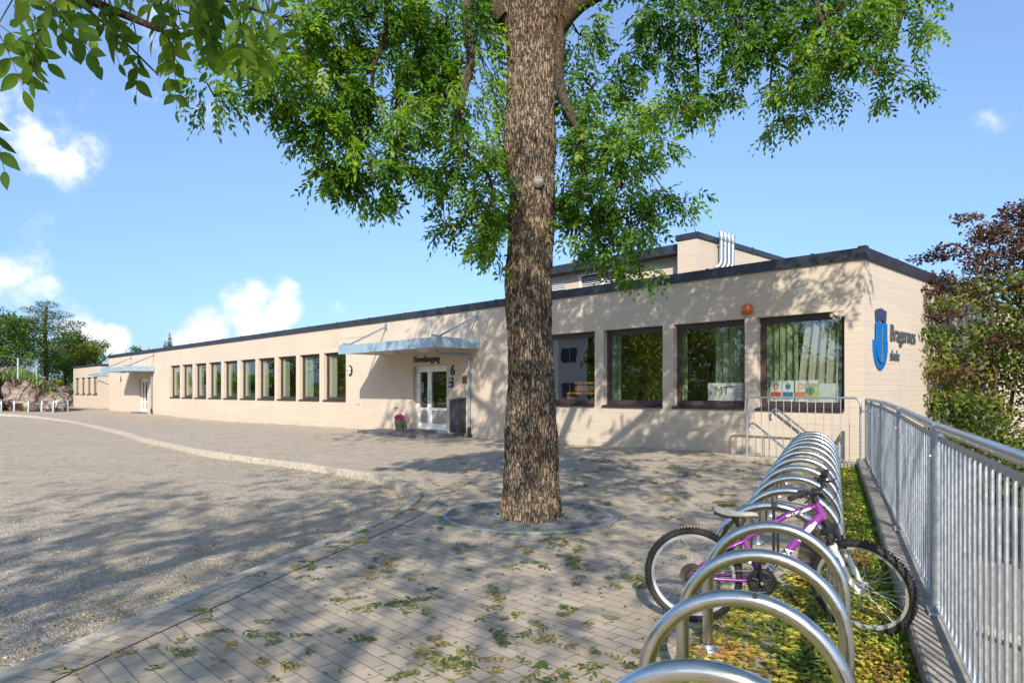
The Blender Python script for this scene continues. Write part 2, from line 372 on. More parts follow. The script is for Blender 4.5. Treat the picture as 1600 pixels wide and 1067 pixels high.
def nrm(a): return a / np.maximum(np.linalg.norm(a, axis=1, keepdims=True), 1e-9)
def leaf_blades(P, D, Nn, Ln, Wd, tint, fine=False):
    """leaf blades: base P, direction D, normal N, length, width -> verts, faces, tints"""
    D = nrm(D); Sd = nrm(np.cross(D, Nn)); Nn = np.cross(Sd, D)
    Ln = Ln[:, None]; Wd = Wd[:, None]
    if not fine:
        A = P; T = P + D * Ln - Nn * Ln * .08
        Lf = P + D * Ln * .48 + Sd * Wd * .5 + Nn * Wd * .18; Rt = P + D * Ln * .48 - Sd * Wd * .5 + Nn * Wd * .18
        V = np.stack([A, Lf, T, Rt], 1).reshape(-1, 3); n = len(P)
        i = np.arange(n)[:, None] * 4
        Fq = np.concatenate([i + np.array([[0, 2, 1]]), i + np.array([[0, 3, 2]])], 0)
        return V, Fq, np.repeat(tint, 4)
    ts = [0, .12, .3, .5, .7, .86, 1.]; ws = [.0, .28, .46, .5, .38, .18, 0]
    cols = []
    for t_, w_ in zip(ts, ws):
        m = P + D * Ln * t_ - Nn * Ln * .12 * t_ * t_
        cols += [m, m + Sd * Wd * w_ + Nn * Wd * w_ * .3, m - Sd * Wd * w_ + Nn * Wd * w_ * .3]
    V = np.stack(cols, 1).reshape(-1, 3); n = len(P); i = np.arange(n)[:, None] * 21
    fs = []
    for k in range(6):
        a, b = 3 * k, 3 * k + 3
        fs += [i + np.array([[a, b, b + 1]]), i + np.array([[a, b + 1, a + 1]]), i + np.array([[a, a + 2, b + 2]]), i + np.array([[a, b + 2, b]])]
    return V, np.concatenate(fs, 0), np.repeat(tint, 21)
def compound(P, D, Nn, Lr, pairs, ll, lw, tint, fine=False):
    """pinnate leaves with terminal leaflet"""
    D = nrm(D); Sd = nrm(np.cross(D, Nn)); Nn = np.cross(Sd, D); n = len(P)
    bp, bd, bn, bl, bw, bt = [], [], [], [], [], []
    for k in range(pairs + 1):
        t_ = .25 + .75 * k / pairs
        q = P + D * (Lr * t_)[:, None] + np.array([0, 0, -1.]) * (Lr * .22 * t_ * t_)[:, None]
        for sgn in ((1, -1) if k < pairs else (0,)):
            j = rng.normal(0, .22, (n, 3))
            bp.append(q); bd.append(D * (.65 if sgn else 1) + Sd * .8 * sgn + j + np.array([0, 0, -.25]))
            bn.append(Nn + rng.normal(0, .35, (n, 3)))
            sc = (.75 + .35 * math.sin(math.pi * (k + .6) / (pairs + 1))) * rng.uniform(.8, 1.15, n)
            bl.append(ll * sc); bw.append(lw * sc); bt.append(np.clip(tint + rng.normal(0, .12, n), 0, 1))
    return leaf_blades(np.concatenate(bp), np.concatenate(bd), np.concatenate(bn), np.concatenate(bl), np.concatenate(bw), np.concatenate(bt), fine)
def merge_vf(parts):
    V, Fs, T, o = [], [], [], 0
    for v, f, t_ in parts: V.append(v); Fs.append(f + o); T.append(t_); o += len(v)
    return np.concatenate(V), np.concatenate(Fs), np.concatenate(T)
def rand_dirs(n):
    return nrm(rng.normal(0, 1, (n, 3)))

# ------------------------------------------------------------ ground
def sheet(name, outline, mat, step, zf, holes=()):
    pts = [Vector(p) for p in outline]; n0 = len(pts); edges = [(i, (i + 1) % n0) for i in range(n0)]
    xs = [p.x for p in pts]; ys = [p.y for p in pts]
    for (cx, cy, rad, st) in step:
        x = cx - rad
        while x <= cx + rad:
            y = cy - rad
            while y <= cy + rad:
                if min(xs) < x < max(xs) and min(ys) < y < max(ys): pts.append(Vector((x + .013 * math.sin(y * 7), y)))
                y += st
            x += st
    r = delaunay_2d_cdt(pts, edges, [], 1, 1e-5)
    vs = [(v.x, v.y, zf(v.x, v.y)) for v in r[0]]
    fs = [tuple(f) for f in r[2]]
    m = MB(); m.v = vs; m.f = fs
    me = m.build(name, mat)
    me.data.update()
    if len(me.data.polygons) and me.data.polygons[0].normal.z < 0: me.data.flip_normals()
    return struct(me)
KERB = [(-8.5, -14), (-6.2, -9), (-4.6, -4.5), (-3.6, -.8), (-2.95, 1.8), (-2.58, 3.53), (-2.43, 4.15), (-2.26, 4.82), (-2.08, 5.54), (-1.89, 6.21), (-1.74, 6.74), (-1.55, 7.35), (-1.39, 8.0),
        (-1.28, 8.8), (-1.27, 9.6), (-1.46, 10.4), (-1.85, 11.3), (-2.39, 12.15), (-3.1, 12.95), (-4.12, 13.95), (-6.0, 15.6), (-7.7, 17.2),
        (-11.3, 21.3), (-13.9, 24.7), (-18.3, 30.1), (-22.4, 35.0), (-26.4, 39.0), (-30.5, 42.8), (-34.5, 45.4), (-42, 48.5), (-60, 52)]
def smooth_curve(P, sub=6):
    out = []
    P = [Vector(p) for p in P]
    for i in range(len(P) - 1):
        p0, p1, p2, p3 = P[max(i - 1, 0)], P[i], P[i + 1], P[min(i + 2, len(P) - 1)]
        for k in range(sub):
            t = k / sub
            out.append(.5 * ((2 * p1) + (p2 - p0) * t + (2 * p0 - 5 * p1 + 4 * p2 - p3) * t * t + (3 * p1 - p0 - 3 * p2 + p3) * t ** 3))
    out.append(P[-1]); return out
KC = smooth_curve(KERB)
FENX = lambda Y: 2.55 + .470 * (Y - 4.09)      # fence line
PLX = lambda Y: FENX(Y) - .19                    # bed side of the plinth
FEND = 12.7
def bxy(x, y): v = B(x, y); return (v.x, v.y)
ledge_l = bxy(-2.45, -.98)
outline = [(p.x, p.y) for p in KC] + [(-60, 90), (-25, 90), bxy(-2.08, 6), bxy(-2.08, -.98), bxy(.35, -.98), (PLX(FEND) + .05, FEND), (PLX(-14) + .05, -14)]
paving = sheet('paving', outline, PAVER, [(0, 12, 14, .9), (-22, 38, 24, 2.0), (3, 7, 5, .6)], lambda X, Y: hz(X, Y))
m = MB(); m.box(-300, 300, -120, 600, -1.6, -1.15)
tag(struct(m.build('ground', SANDY)), 'wide sandy ground under the whole yard', None)
# gravel yard
m = MB()
gx = np.linspace(-160, 2.2, 120); gy = np.linspace(-60, 75, 110)
g0 = [[(x, y, -.115 + .018 * noise.noise(Vector((x * .35, y * .35, 0))) - .02 * sm(-abs(x + 1.3), -3, -.5) * 0) for x in gx] for y in gy]
for row in g0: m.v += row
nx_ = len(gx)
m.f = [(j * nx_ + i, j * nx_ + i + 1, (j + 1) * nx_ + i + 1, (j + 1) * nx_ + i) for j in range(len(gy) - 1) for i in range(nx_ - 1)]
struct(m.build('gravel_yard', GRAVEL, smooth=True))
# kerb stones
def offset_curve(C, d):
    out = []
    for i, p in enumerate(C):
        t = (C[min(i + 1, len(C) - 1)] - C[max(i - 1, 0)]).normalized()
        out.append(p + Vector((-t.y, t.x)) * d)
    return out
ln = [0]
for a, b in zip(KC, KC[1:]): ln.append(ln[-1] + (b - a).length)
def along(s):
    for i in range(len(ln) - 1):
        if ln[i + 1] >= s:
            t = (s - ln[i]) / max(1e-9, ln[i + 1] - ln[i]); p = KC[i].lerp(KC[i + 1], t); d = (KC[i + 1] - KC[i]).normalized()
            return p, d
    return KC[-1], (KC[-1] - KC[-2]).normalized()
m = MB(); s = 2.0
random.seed(3)
while s < ln[-1] - 2:
    p_, d_ = along(s)
    L_ = random.uniform(.75, 1.0) if not (7.5 < p_.y < 11.5 and p_.x > -2.5) else random.uniform(.3, .45)
    k = max(2, int(L_ / .16) + 1); dz = random.uniform(-.006, .008)
    ring = []
    for i in range(k + 1):
        q, d = along(s + .008 + (L_ - .016) * i / k); nn = Vector((-d.y, d.x))
        z = hz(q.x, q.y) + .016 + dz
        for (o_, zz) in ((.004, -.2), (.004, z - .008), (.014, z), (.115, z), (.128, z - .012), (.132, -.2)):
            v = q + nn * o_; ring.append((v.x, v.y, zz))
    fs = [(i * 6 + j, i * 6 + (j + 1) % 6, (i + 1) * 6 + (j + 1) % 6, (i + 1) * 6 + j) for i in range(k) for j in range(6)]
    fs += [(0, 1, 2, 3, 4, 5), tuple(k * 6 + j for j in (5, 4, 3, 2, 1, 0))]
    m.add(ring, fs); s += L_
struct(m.build('kerb', KERBM))
# border course of pavers beside the kerb
inner = offset_curve(KC, -.005); outer = offset_curve(KC, -.245)
vs = []; fs = []; uvs = []
for i, (a, b) in enumerate(zip(inner, outer)):
    vs += [(a.x, a.y, hz(a.x, a.y) + .005), (b.x, b.y, hz(b.x, b.y) + .005)]
    if i: fs.append((2 * i - 2, 2 * i - 1, 2 * i + 1, 2 * i))
m = MB(); m.add(vs, fs); o = struct(m.build('paving_border', PAVERUV)); uvl = o.data.uv_layers.new(name='UVMap')
for poly in o.data.polygons:
    for li in poly.loop_indices:
        vi = o.data.loops[li].vertex_index; uvl.data[li].uv = (.02 + (.20 if vi % 2 else 0.), ln[vi // 2])
if o.data.polygons[0].normal.z < 0: o.data.flip_normals()
m = MB()
e2 = offset_curve(KC, -.245); e3 = offset_curve(KC, -.251)
vs = []; fs = []
for i, (a, b) in enumerate(zip(e2, e3)):
    vs += [(a.x, a.y, hz(a.x, a.y) + .007), (b.x, b.y, hz(b.x, b.y) + .007)]
    if i: fs.append((2 * i - 2, 2 * i - 1, 2 * i + 1, 2 * i))
m.add(vs, fs); struct(m.build('paving_joint', pm('joint_dirt', (.15, .13, .10), .95)))

# ------------------------------------------------------------ building
def wall_open(m, x0, x1, z0, z1, ops, y=0., t=.34, dep=None):
    xs = sorted({x0, x1, *[o[0] for o in ops], *[o[1] for o in ops]}); zs = sorted({z0, z1, *[o[2] for o in ops], *[o[3] for o in ops]})
    for i in range(len(xs) - 1):
        for j in range(len(zs) - 1):
            cx, cz = (xs[i] + xs[i + 1]) / 2, (zs[j] + zs[j + 1]) / 2
            if any(o[0] < cx < o[1] and o[2] < cz < o[3] for o in ops): continue
            for yy, fl in ((y, 0), (y + t, 1)):
                q = [(xs[i], yy, zs[j]), (xs[i + 1], yy, zs[j]), (xs[i + 1], yy, zs[j + 1]), (xs[i], yy, zs[j + 1])]
                m.add(q, [(0, 1, 2, 3) if not fl else (3, 2, 1, 0)])
    for (a, b, c, d) in ops:
        y1 = y + t
        for q in ([(a, y, c), (a, y, d), (a, y1, d), (a, y1, c)], [(b, y, d), (b, y, c), (b, y1, c), (b, y1, d)],
                  [(a, y, d), (b, y, d), (b, y1, d), (a, y1, d)], [(b, y, c), (a, y, c), (a, y1, c), (b, y1, c)]):
            m.add(q, [(0, 1, 2, 3)])
bld = thing('school_building', 'long low beige concrete school with dark roof edge and rows of brown framed windows', 'building', BC, BANG)
WR = [(-2.21, -.37), (-4.34, -2.50), (-6.49, -4.65), (-8.64, -6.79)]
WL = [(-21.54, -19.71), (-23.72, -21.90), (-25.91, -24.06), (-28.11, -26.25), (-30.25, -28.42), (-32.47, -30.64), (-34.65, -32.83), (-36.83, -35.02), (-39.02, -37.21), (-41.20, -39.40)]
XL, ZT, ZF = -55.75, 4.31, 4.11
ZS, ZH = 1.12, 3.10
DOORS = [(-15.10, -13.17, .17, 2.36), (-47.85, -45.92, .09, 2.36)]
ops = [(a, b, ZS, ZH) for a, b in WR + WL] + DOORS
m = MB(); wall_open(m, XL, 0, -1.3, ZF, ops)
m.add([(0, 0, -1.3), (0, 16, -1.3), (0, 16, ZF), (0, 0, ZF)], [(0, 1, 2, 3)])           # right gable
m.add([(XL, 0, -1.3), (XL, 16, -1.3), (XL, 16, ZF), (XL, 0, ZF)], [(3, 2, 1, 0)])
m.add([(XL, 16, -1.3), (0, 16, -1.3), (0, 16, ZF), (XL, 16, ZF)], [(3, 2, 1, 0)])
m.build('wall', FACADE, bld)
m = MB()                                                                                  # roof flashing with raised seams
m.box(XL - .04, .05, -.05, .12, ZF - .02, ZT); m.box(-.12, .05, .12, 16, ZF - .02, ZT); m.box(XL - .04, XL + .1, .12, 16, ZF - .02, ZT)
x = -1.0
while x > XL: m.box(x - .02, x + .02, -.056, .126, ZF - .024, ZT + .018); x -= 2.42
y = 1.85
while y < 16: m.box(-.126, .056, y - .02, y + .02, ZF - .024, ZT + .018); y += 2.0
m.box(-.1, .056, -.056, .1, ZF - .024, ZT + .03)
m.build('roof_edge', DARKF, bld)
m = MB(); m.box(XL + .1, -.12, .12, 15.9, ZF - .05, ZF + .06); m.build('roof', pm('roof_felt', (.06, .06, .065), .9, nscale=2, nvar=.2), bld)
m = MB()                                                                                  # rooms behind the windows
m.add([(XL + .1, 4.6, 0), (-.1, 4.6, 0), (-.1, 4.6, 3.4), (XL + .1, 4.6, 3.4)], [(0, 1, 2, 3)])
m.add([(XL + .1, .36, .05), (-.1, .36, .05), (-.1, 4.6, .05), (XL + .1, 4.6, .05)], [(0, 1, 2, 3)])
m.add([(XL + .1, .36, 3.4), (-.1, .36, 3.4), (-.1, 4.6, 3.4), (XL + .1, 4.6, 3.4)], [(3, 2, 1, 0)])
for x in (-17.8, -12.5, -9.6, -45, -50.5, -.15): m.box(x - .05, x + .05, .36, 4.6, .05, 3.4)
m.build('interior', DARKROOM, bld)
CURT = {}
for nm, c in (('green', (.36, .45, .29)), ('pale', (.46, .48, .38)), ('teal', (.32, .43, .36))):
    CURT[nm] = leaf_mat('curtain_' + nm, c, c, None, .35, .9)
def curtain(par, x0, x1, z0, z1, y, mat, folds, pinch=0., rr=0.):
    n = max(24, int(abs(x1 - x0) * 60)); vs = []; k = 8
    for j in range(k + 1):
        z = z1 + (z0 - z1) * j / k
        for i in range(n + 1):
            t = i / n; w = 1 - pinch * math.sin(math.pi * min(1, j / k) * .5)
            vs.append((x0 + (x1 - x0) * t * w, y + .05 * math.sin(t * folds * 6.283 + rr + .3 * math.sin(j * .4)) + .02 * math.sin(t * folds * 2.7 * 6.283), z))
    fs = [(j * (n + 1) + i, j * (n + 1) + i + 1, (j + 1) * (n + 1) + i + 1, (j + 1) * (n + 1) + i) for j in range(k) for i in range(n)]
    mm = MB(); mm.add(vs, fs); return mm.build('curtain', mat, par, smooth=True)
def window(par, a, b, zs, zh, dep=.15, fwid=.085, y0=0., glass=None, sill=True):
    m = MB(); y = y0 + dep; w = fwid
    for q in ((a, a + w, zs, zh), (b - w, b, zs, zh), (a + w, b - w, zh - w - .02, zh), (a + w, b - w, zs, zs + w + .02)): m.box(q[0], q[1], y, y + .08, q[2], q[3])
    w2 = w + .03                                                                          # inner sash, slightly back
    for q in ((a + w, a + w2, zs + w + .02, zh - w - .02), (b - w2, b - w, zs + w + .02, zh - w - .02), (a + w2, b - w2, zh - w2 - .02, zh - w - .02), (a + w2, b - w2, zs + w + .02, zs + w2 + .02)):
        m.box(q[0], q[1], y + .015, y + .07, q[2], q[3])
    win = m.build('window', BROWNF, par)
    m = MB(); gy = y + .04
    m.add([(a + w2, gy, zs + w2 + .02), (b - w2, gy, zs + w2 + .02), (b - w2, gy, zh - w2 - .02), (a + w2, gy, zh - w2 - .02)], [(0, 1, 2, 3)]); m.build('pane', glass or GLASS, win)
    if sill:
        m = MB(); m.prism([(0, zs + .0), (0, zs - .05), (.006, zs - .05), (.006, zs - .006)], 0, 0)
        m = MB(); m.add([(a - .03, y0 - .05, zs - .045), (b + .0, y0 - .05, zs - .045), (b, y0 - .05, zs - .005), (a - .03, y0 - .05, zs - .005), (a - .03, y0 + dep, zs - .02), (b, y0 + dep, zs - .02), (b, y0 + dep, zs + .03), (a - .03, y0 + dep, zs + .03)],
              [(0, 1, 2, 3), (3, 2, 6, 7), (0, 4, 5, 1), (0, 3, 7, 4), (1, 5, 6, 2)])
        m.build('sill', SILLM, win)
    return win
for i, (a, b) in enumerate(WR):
    w = window(bld, a, b, ZS, ZH)
    z0, z1 = ZS - .1, ZH + .1
    if i == 0:
        curtain(w, a + .02, a + .78, z0, z1, .285, CURT['green'], 5, .0); curtain(w, b + .1, b - .85, z0, z1, .285, CURT['pale'], 6, -.25)
    if i == 1:
        curtain(w, a + .02, a + .2, z0, z1, .285, CURT['green'], 2); curtain(w, b + .15, b - .95, z0, z1, .42, CURT['teal'], 6, .0)
    if i == 2: curtain(w, a + .02, a + .35, z0, z1, .285, CURT['teal'], 2)
    if i == 3: curtain(w, a + .02, a + .25, z0, z1, .285, CURT['teal'], 2)
for i, (a, b) in enumerate(WL):
    w = window(bld, a, b, ZS, ZH, fwid=.075)
    curtain(w, a + .02, a + (.6, .65, .55, .55, .5, .5, .45, .5, .95, .62)[i], ZS - .1, ZH + .1, .285, CURT[('pale', 'teal', 'green')[i % 3]], 3, rr=i)
# broken corner of concrete over the last window
m = MB(); vs = []
for k in range(140):
    d = Vector((random.gauss(0, 1), random.gauss(0, 1), random.gauss(0, 1))).normalized()
bpy_lump = None
def lump(c, r, n=10, amp=.35, seed=0, flat=(1, 1, 1)):
    mm = MB(); vs = []; rows = n
    for i in range(rows + 1):
        th = math.pi * i / rows
        for j in range(2 * rows):
            ph = math.pi * j / rows; d = Vector((math.sin(th) * math.cos(ph), math.sin(th) * math.sin(ph), math.cos(th)))
            k = 1 + amp * noise.noise(d * 1.9 + Vector((seed, 0, 0))) + amp * .5 * noise.noise(d * 5 + Vector((0, seed, 0)))
            vs.append((c[0] + d.x * r * k * flat[0], c[1] + d.y * r * k * flat[1], c[2] + d.z * r * k * flat[2]))
    q = 2 * rows
    fs = [(i * q + j, i * q + (j + 1) % q, (i + 1) * q + (j + 1) % q, (i + 1) * q + j) for i in range(rows) for j in range(q)]
    mm.add(vs, fs); return mm
lump((-.50, .06, 3.04), .13, 10, .7, 5, (1.2, .55, .8)).build('spalled_concrete', pm('raw_concrete', (.42, .36, .30), .95, nscale=60, nvar=.5, bump=1., bscale=120), bld)

def entrance(par, x0, door, zd, side_glass=True):
    """double door set + canopy + drainpipe; x0 = right end of canopy on the wall"""
    a, b, c, d = door; y = .17
    m = MB(); g = .07
    m.box(a, a + g, y, y + .1, c, d); m.box(b - g, b, y, y + .1, c, d); m.box(a + g, b - g, y, y + .1, d - g, d); m.box(a + g, b - g, y, y + .1, c, c + .03)
    dr = m.build('door', WHITEP, par)
    ia, ib, ic, id_ = a + g, b - g, c + .03, d - g; mid = ia + (ib - ia) * .37
    glassr = []
    for q, (p0, p1) in enumerate(((ia + .005, mid - .004), (mid + .004, ib - .005))):
        m = MB(); s = .105; yy = y + .02
        zmid = ic + .62
        m.box(p0, p0 + s, yy, yy + .055, ic, id_ - .005); m.box(p1 - s, p1, yy, yy + .055, ic, id_ - .005)
        for zz0, zz1 in ((ic, ic + .16), (zmid, zmid + .1), (id_ - .12, id_ - .005)): m.box(p0 + s, p1 - s, yy, yy + .055, zz0, zz1)
        lf = m.build('door_leaf', WHITEP, dr)
        for kk, (zz0, zz1) in enumerate(((ic + .16, zmid), (zmid + .1, id_ - .12))):
            m = MB(); m.box(p0 + s, p1 - s, yy + .02, yy + .03, zz0, zz1)
            m.build('pane' if kk else 'lower_pane', DGLASS if kk else pm('frosted_film', (.34, .31, .28), .35), dr)
    m = MB(); m.tube([(mid + .07, y - .05, c + .98), (mid + .07, y - .05, c + 1.38)], .014, 8); m.tube([(mid + .07, y - .05, c + 1.03), (mid + .07, y + .03, c + 1.03)], .01, 6); m.tube([(mid + .07, y - .05, c + 1.33), (mid + .07, y + .03, c + 1.33)], .01, 6)
    m.build('handle', STEEL, dr, smooth=True)
    for zz in (c + .35, c + 1.45, c + 1.95): m = MB(); m.box(a + .055, a + .085, y - .02, y + .02, zz, zz + .11); m.build('hinge', GALVL, dr)
    # canopy
    x1 = x0 - 5.45; D = 1.92
    m = MB(); zt, zb = 3.10, 2.80
    m.box(x1, x0, -D, -D + .03, zb, zt); m.box(x0 - .03, x0, -D + .03, -.02, zb + .03, zt + .04); m.box(x1, x1 + .03, -D + .03, -.02, zb + .03, zt + .04)
    m.box(x1 + .03, x0 - .03, -D + .03, -.02, zt - .03, zt - .01)
    cn = m.build('canopy', BLUEST, par)
    m = MB(); m.box(x1 + .03, x0 - .03, -D + .03, -.02, zb + .04, zb + .07); m.build('soffit', pm('soffit_board', (.50, .47, .42), .7, nscale=2, nvar=.08), cn)
    for xx in (x0 - 1.2, x0 - 3.1): m = MB(); m.box(xx - .5, xx, -1.15, -.95, zb - .05, zb + .04); m.build('soffit_light', pm('lamp_housing', (.62, .60, .55), .5), cn)
    for xx in (x0 - .12, x1 + .14):
        m = MB(); m.tube([(xx, -.03, 3.88), (xx, -D + .25, zt + .0)], .035, 4, flat=1); m.box(xx - .07, xx + .07, -.025, 0, 3.76, 4.02); m.box(xx - .012, xx + .012, -D + .1, -D + .5, zt - .012, zt + .1)
        m.build('bracket', GALVL, cn)
    # drainpipe
    xp = x0 - .42
    m = MB(); pts = [(x0 - .9, -1.05, zb + .05), (x0 - .9, -1.05, zb - .06), (x0 - .85, -.95, zb - .12), (xp, -.12, zb - .14), (xp, -.09, zb - .22), (xp, -.09, .32)]
    m.tube(pts, .042, 12)
    for zz in (2.3, 1.2, .5): m.tube([(xp, -.09, zz), (xp, -.09, zz + .03)], .05, 12); m.box(xp - .012, xp + .012, -.06, 0, zz, zz + .03)
    dp = m.build('drainpipe', pm('pipe_zinc', (.26, .33, .40), .42, .5, nscale=8, nvar=.15), par, smooth=True)
    m = MB(); m.tube([(xp, -.09, .02), (xp, -.09, .34)], .055, 12); m.box(xp - .06, xp + .06, -.06, 0, .0, .12); m.build('pipe_foot', pm('cast_iron', (.03, .028, .026), .7, nscale=20, nvar=.4), dp)
    return dr
entrance(bld, -11.47, DOORS[0], 0); entrance(bld, -44.30, DOORS[1], 0)
# round logo film on the left door glass (generic oval badge)
m = MB(); Mx = Matrix.Translation((-14.80, .185, 1.62)) @ Matrix.Rotation(R(90), 4, 'X')
for r0, r1 in ((.09, .105), (.055, .065)):
    vs = [(r * math.cos(q * .2618) * 1, r * math.sin(q * .2618) * 1.9, 0) for r in (r0, r1) for q in range(24)]
    m.add(vs, [(i, (i + 1) % 24, 24 + (i + 1) % 24, 24 + i) for i in range(24)], Mx)
m.box(-14.805, -14.795, .184, .186, 1.5, 1.74)
m.build('door_badge', pm('white_film', (.6, .65, .66), .5), bld)
text_mesh('lettering', 'Hovedinngang', .33, LETTER, bld, .02, (-15.04, -.02, 2.50), sx=.80, off=.001)
text_mesh('house_number', '6', .50, LETTER, bld, .03, (-12.93, -.03, 2.02), sx=.9, off=.004)
# faint painted-over crest above the windows (old sign outline, same paint)
m = MB(); m.prism([(-19.6, 3.62), (-17.9, 3.62), (-17.9, 3.66), (-19.6, 3.66)], -.012, 0); m.build('old_sign_outline', pm('sign_outline', (.50, .42, .33), .85, nscale=5, nvar=.08), bld); m = MB(); m.prism([(-20.85, 3.35), (-20.4, 3.35), (-20.32, 3.5), (-20.32, 3.9), (-20.9, 3.9), (-20.9, 3.5)], -.010, 0)
m.build('old_sign_outline', pm('sign_outline', (.50, .42, .33), .85, nscale=5, nvar=.08), bld)
m = MB()
m.box(-.02, 3.6, 0, 0, 0, 0)
# threshold slab
m = MB(); P_ = [(-16.9, -.02), (-16.6, -1.35), (-12.6, -1.5), (-12.25, -.02)]
n = 4; vs = [(x, y, z) for z in (-.1, .10) for x, y in P_]
m.add(vs, [(0, 3, 2, 1), (4, 5, 6, 7)] + [(i, (i + 1) % 4, 4 + (i + 1) % 4, 4 + i) for i in range(4)])
m.box(-15.15, -13.1, -.35, -.02, .10, .165)
stp = m.build('entrance_step', SLATE, bld, bev=.01)
m = MB(); m.box(-47.95, -45.8, -.5, -.02, -.05, .07); m.build('entrance_step', SLATE, bld)

# rear block far left
b2x, b2y = fw(154, 1.0), 1.0
bl2 = thing('annex_building', 'small beige annex with four narrow windows beyond the far end of the school', 'building', BC, BANG)
m = MB(); zh2 = 3.87
wops = []
for a, b in ((116.9, 123.8), (126.3, 132.8), (135.3, 142.3), (144.4, 151.9)):
    wops.append((fw(a, 1.), fw(b, 1.), 1.22, 2.78))
x2l = fw(114.6, 1.0)
wall_open(m, x2l, b2x, -.4, zh2 - .12, wops, y=1.0)
m.add([(b2x, 1., -.4), (b2x, 14, -.4), (b2x, 14, zh2 - .12), (b2x, 1., zh2 - .12)], [(0, 1, 2, 3)])
m.add([(x2l, 1., -.4), (x2l, 14, -.4), (x2l, 14, zh2 - .12), (x2l, 1., zh2 - .12)], [(3, 2, 1, 0)])
m.build('wall', FACADE, bl2)
m = MB(); m.box(x2l - .05, b2x + .05, .95, 14, zh2 - .14, zh2 + .04); m.build('roof', DARKF, bl2)
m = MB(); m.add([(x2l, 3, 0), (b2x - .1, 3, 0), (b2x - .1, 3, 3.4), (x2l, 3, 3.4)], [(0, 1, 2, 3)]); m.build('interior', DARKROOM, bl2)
for q in wops:
    w = window(bl2, *q, y0=1.0, fwid=.07); curtain(w, q[0] + .9, q[1], q[2], q[3], 1.5, CURT['pale'], 3)
m = MB(); m.box(fw(143, -.2), b2x + 5.6, -.2, 3.0, 2.72, 3.0)
cn = m.build('canopy', BLUEST, bl2)
m = MB(); m.tube([(b2x + 4.6, 3.0, 3.4), (b2x + .2, 0.2, 2.9)], .04, 6); m.build('bracket', GALVL, cn)
m = MB(); m.box(b2x + .0, XL + .02, 6.0, 6.2, -.3, 3.6); m.box(b2x + 2, b2x + 2.25, 4.2, 5.9, 1.4, 2.0)
m.build('link_wall', FACADE, bl2)

# upper volumes on the roof
up = thing('rooftop_hall', 'long upper storey on the flat roof with a thick dark eave and shuttered windows', 'building', BC, BANG)
lops = [(-12.42, -10.2, 4.3, 5.95), (-15.2, -13.2, 4.3, 5.95)]
m = MB(); wall_open(m, -13.9, -7.2, 4.1, 6.15, [(-12.42, -10.2, 4.2, 5.93)], y=5.95, t=.2)
m.add([(-13.9, 5.95, 4.1), (-13.9, 14, 4.1), (-13.9, 14, 6.15), (-13.9, 5.95, 6.15)], [(3, 2, 1, 0)]); m.build('wall', FACADE, up)
m = MB(); m.box(-14.2, -7.22, 5.5, 14, 6.11, 6.41); m.box(-9.6, -9.45, 5.6, 5.8, 6.40, 6.47); m.build('roof', DARKF, up)
m = MB(); m.box(-12.42, -12.34, 5.93, 6.02, 4.2, 5.93); m.box(-10.28, -10.2, 5.93, 6.02, 4.2, 5.93); m.box(-11.35, -11.27, 5.93, 6.02, 4.2, 5.93); m.box(-12.5, -10.1, 5.90, 6.04, 5.93, 5.99)
w = m.build('window', WHITEP, up)
m = MB()
z = 4.25
while z < 5.9:
    for a, b in ((-12.34, -11.35), (-11.27, -10.28)):
        m.add([(a, 6.0, z), (b, 6.0, z), (b, 6.06, z + .055), (a, 6.06, z + .055)], [(0, 1, 2, 3)])
    z += .075
m.build('louvre_blind', pm('blind_slats', (.62, .63, .64), .5, .2), w)
m = MB(); m.box(-12.34, -10.28, 6.1, 6.12, 4.2, 5.93); m.build('pane', pm('dark_pane', (.05, .055, .06), .2), w)
m = MB(); z = 4.4
while z < 5.9: m.add([(-13.86, 5.90, z), (-13.15, 5.90, z), (-13.15, 5.945, z + .055), (-13.86, 5.945, z + .055)], [(0, 1, 2, 3)]); z += .075
m.build('louvre_blind', pm('blind_slats', (.62, .63, .64), .5, .2), up)
hb = thing('rooftop_block', 'taller beige block on the roof with a thin dark top edge, carrying four steel pipes', 'building', BC, BANG)
xb = fw(1089, 5.25)
m = MB(); m.box(xb - .72, xb, 5.25, 17, 4.1, 6.46); m.build('wall', FACADE, hb)
m = MB(); m.box(xb - .78, xb + .05, 5.2, 17, 6.44, 6.62); m.box(xb + .04, xb + .07, 8.9, 8.94, 6.43, 6.65); m.build('roof_edge', DARKF, hb)
pw = B(xb, 0)
for k in range(4):
    yy = 6.48 + .25 * k
    t = thing('vent_pipe', ('foremost and leftmost', 'second from the left', 'third from the left', 'rightmost')[k] + ' of the four bent steel vent pipes on the rooftop block', 'pipe', B(xb + .14, yy, 5.73), BANG, 'steel vent pipes on the rooftop block')
    m = MB(); m.tube([(-.12, -.12, -.12), (-.02, -.05, -.08), (.03, 0, .05), (.03, 0, .2), (.03, 0, .85)], .068, 14); m.build('pipe', GALV, t, smooth=True)
    m = MB(); m.tube([(.03, 0, .76), (.03, 0, .80), (.03, 0, 1.02), (.03, 0, 1.06)], [.070, .082, .092, .075], 14); m.build('cowl', GALVL, t, smooth=True)
    m = MB(); m.tube([(.03, 0, .62), (.03, 0, .66)], .078, 14); m.box(-.14, .03, -.015, .015, .62, .66); m.build('clamp', GALV, t)

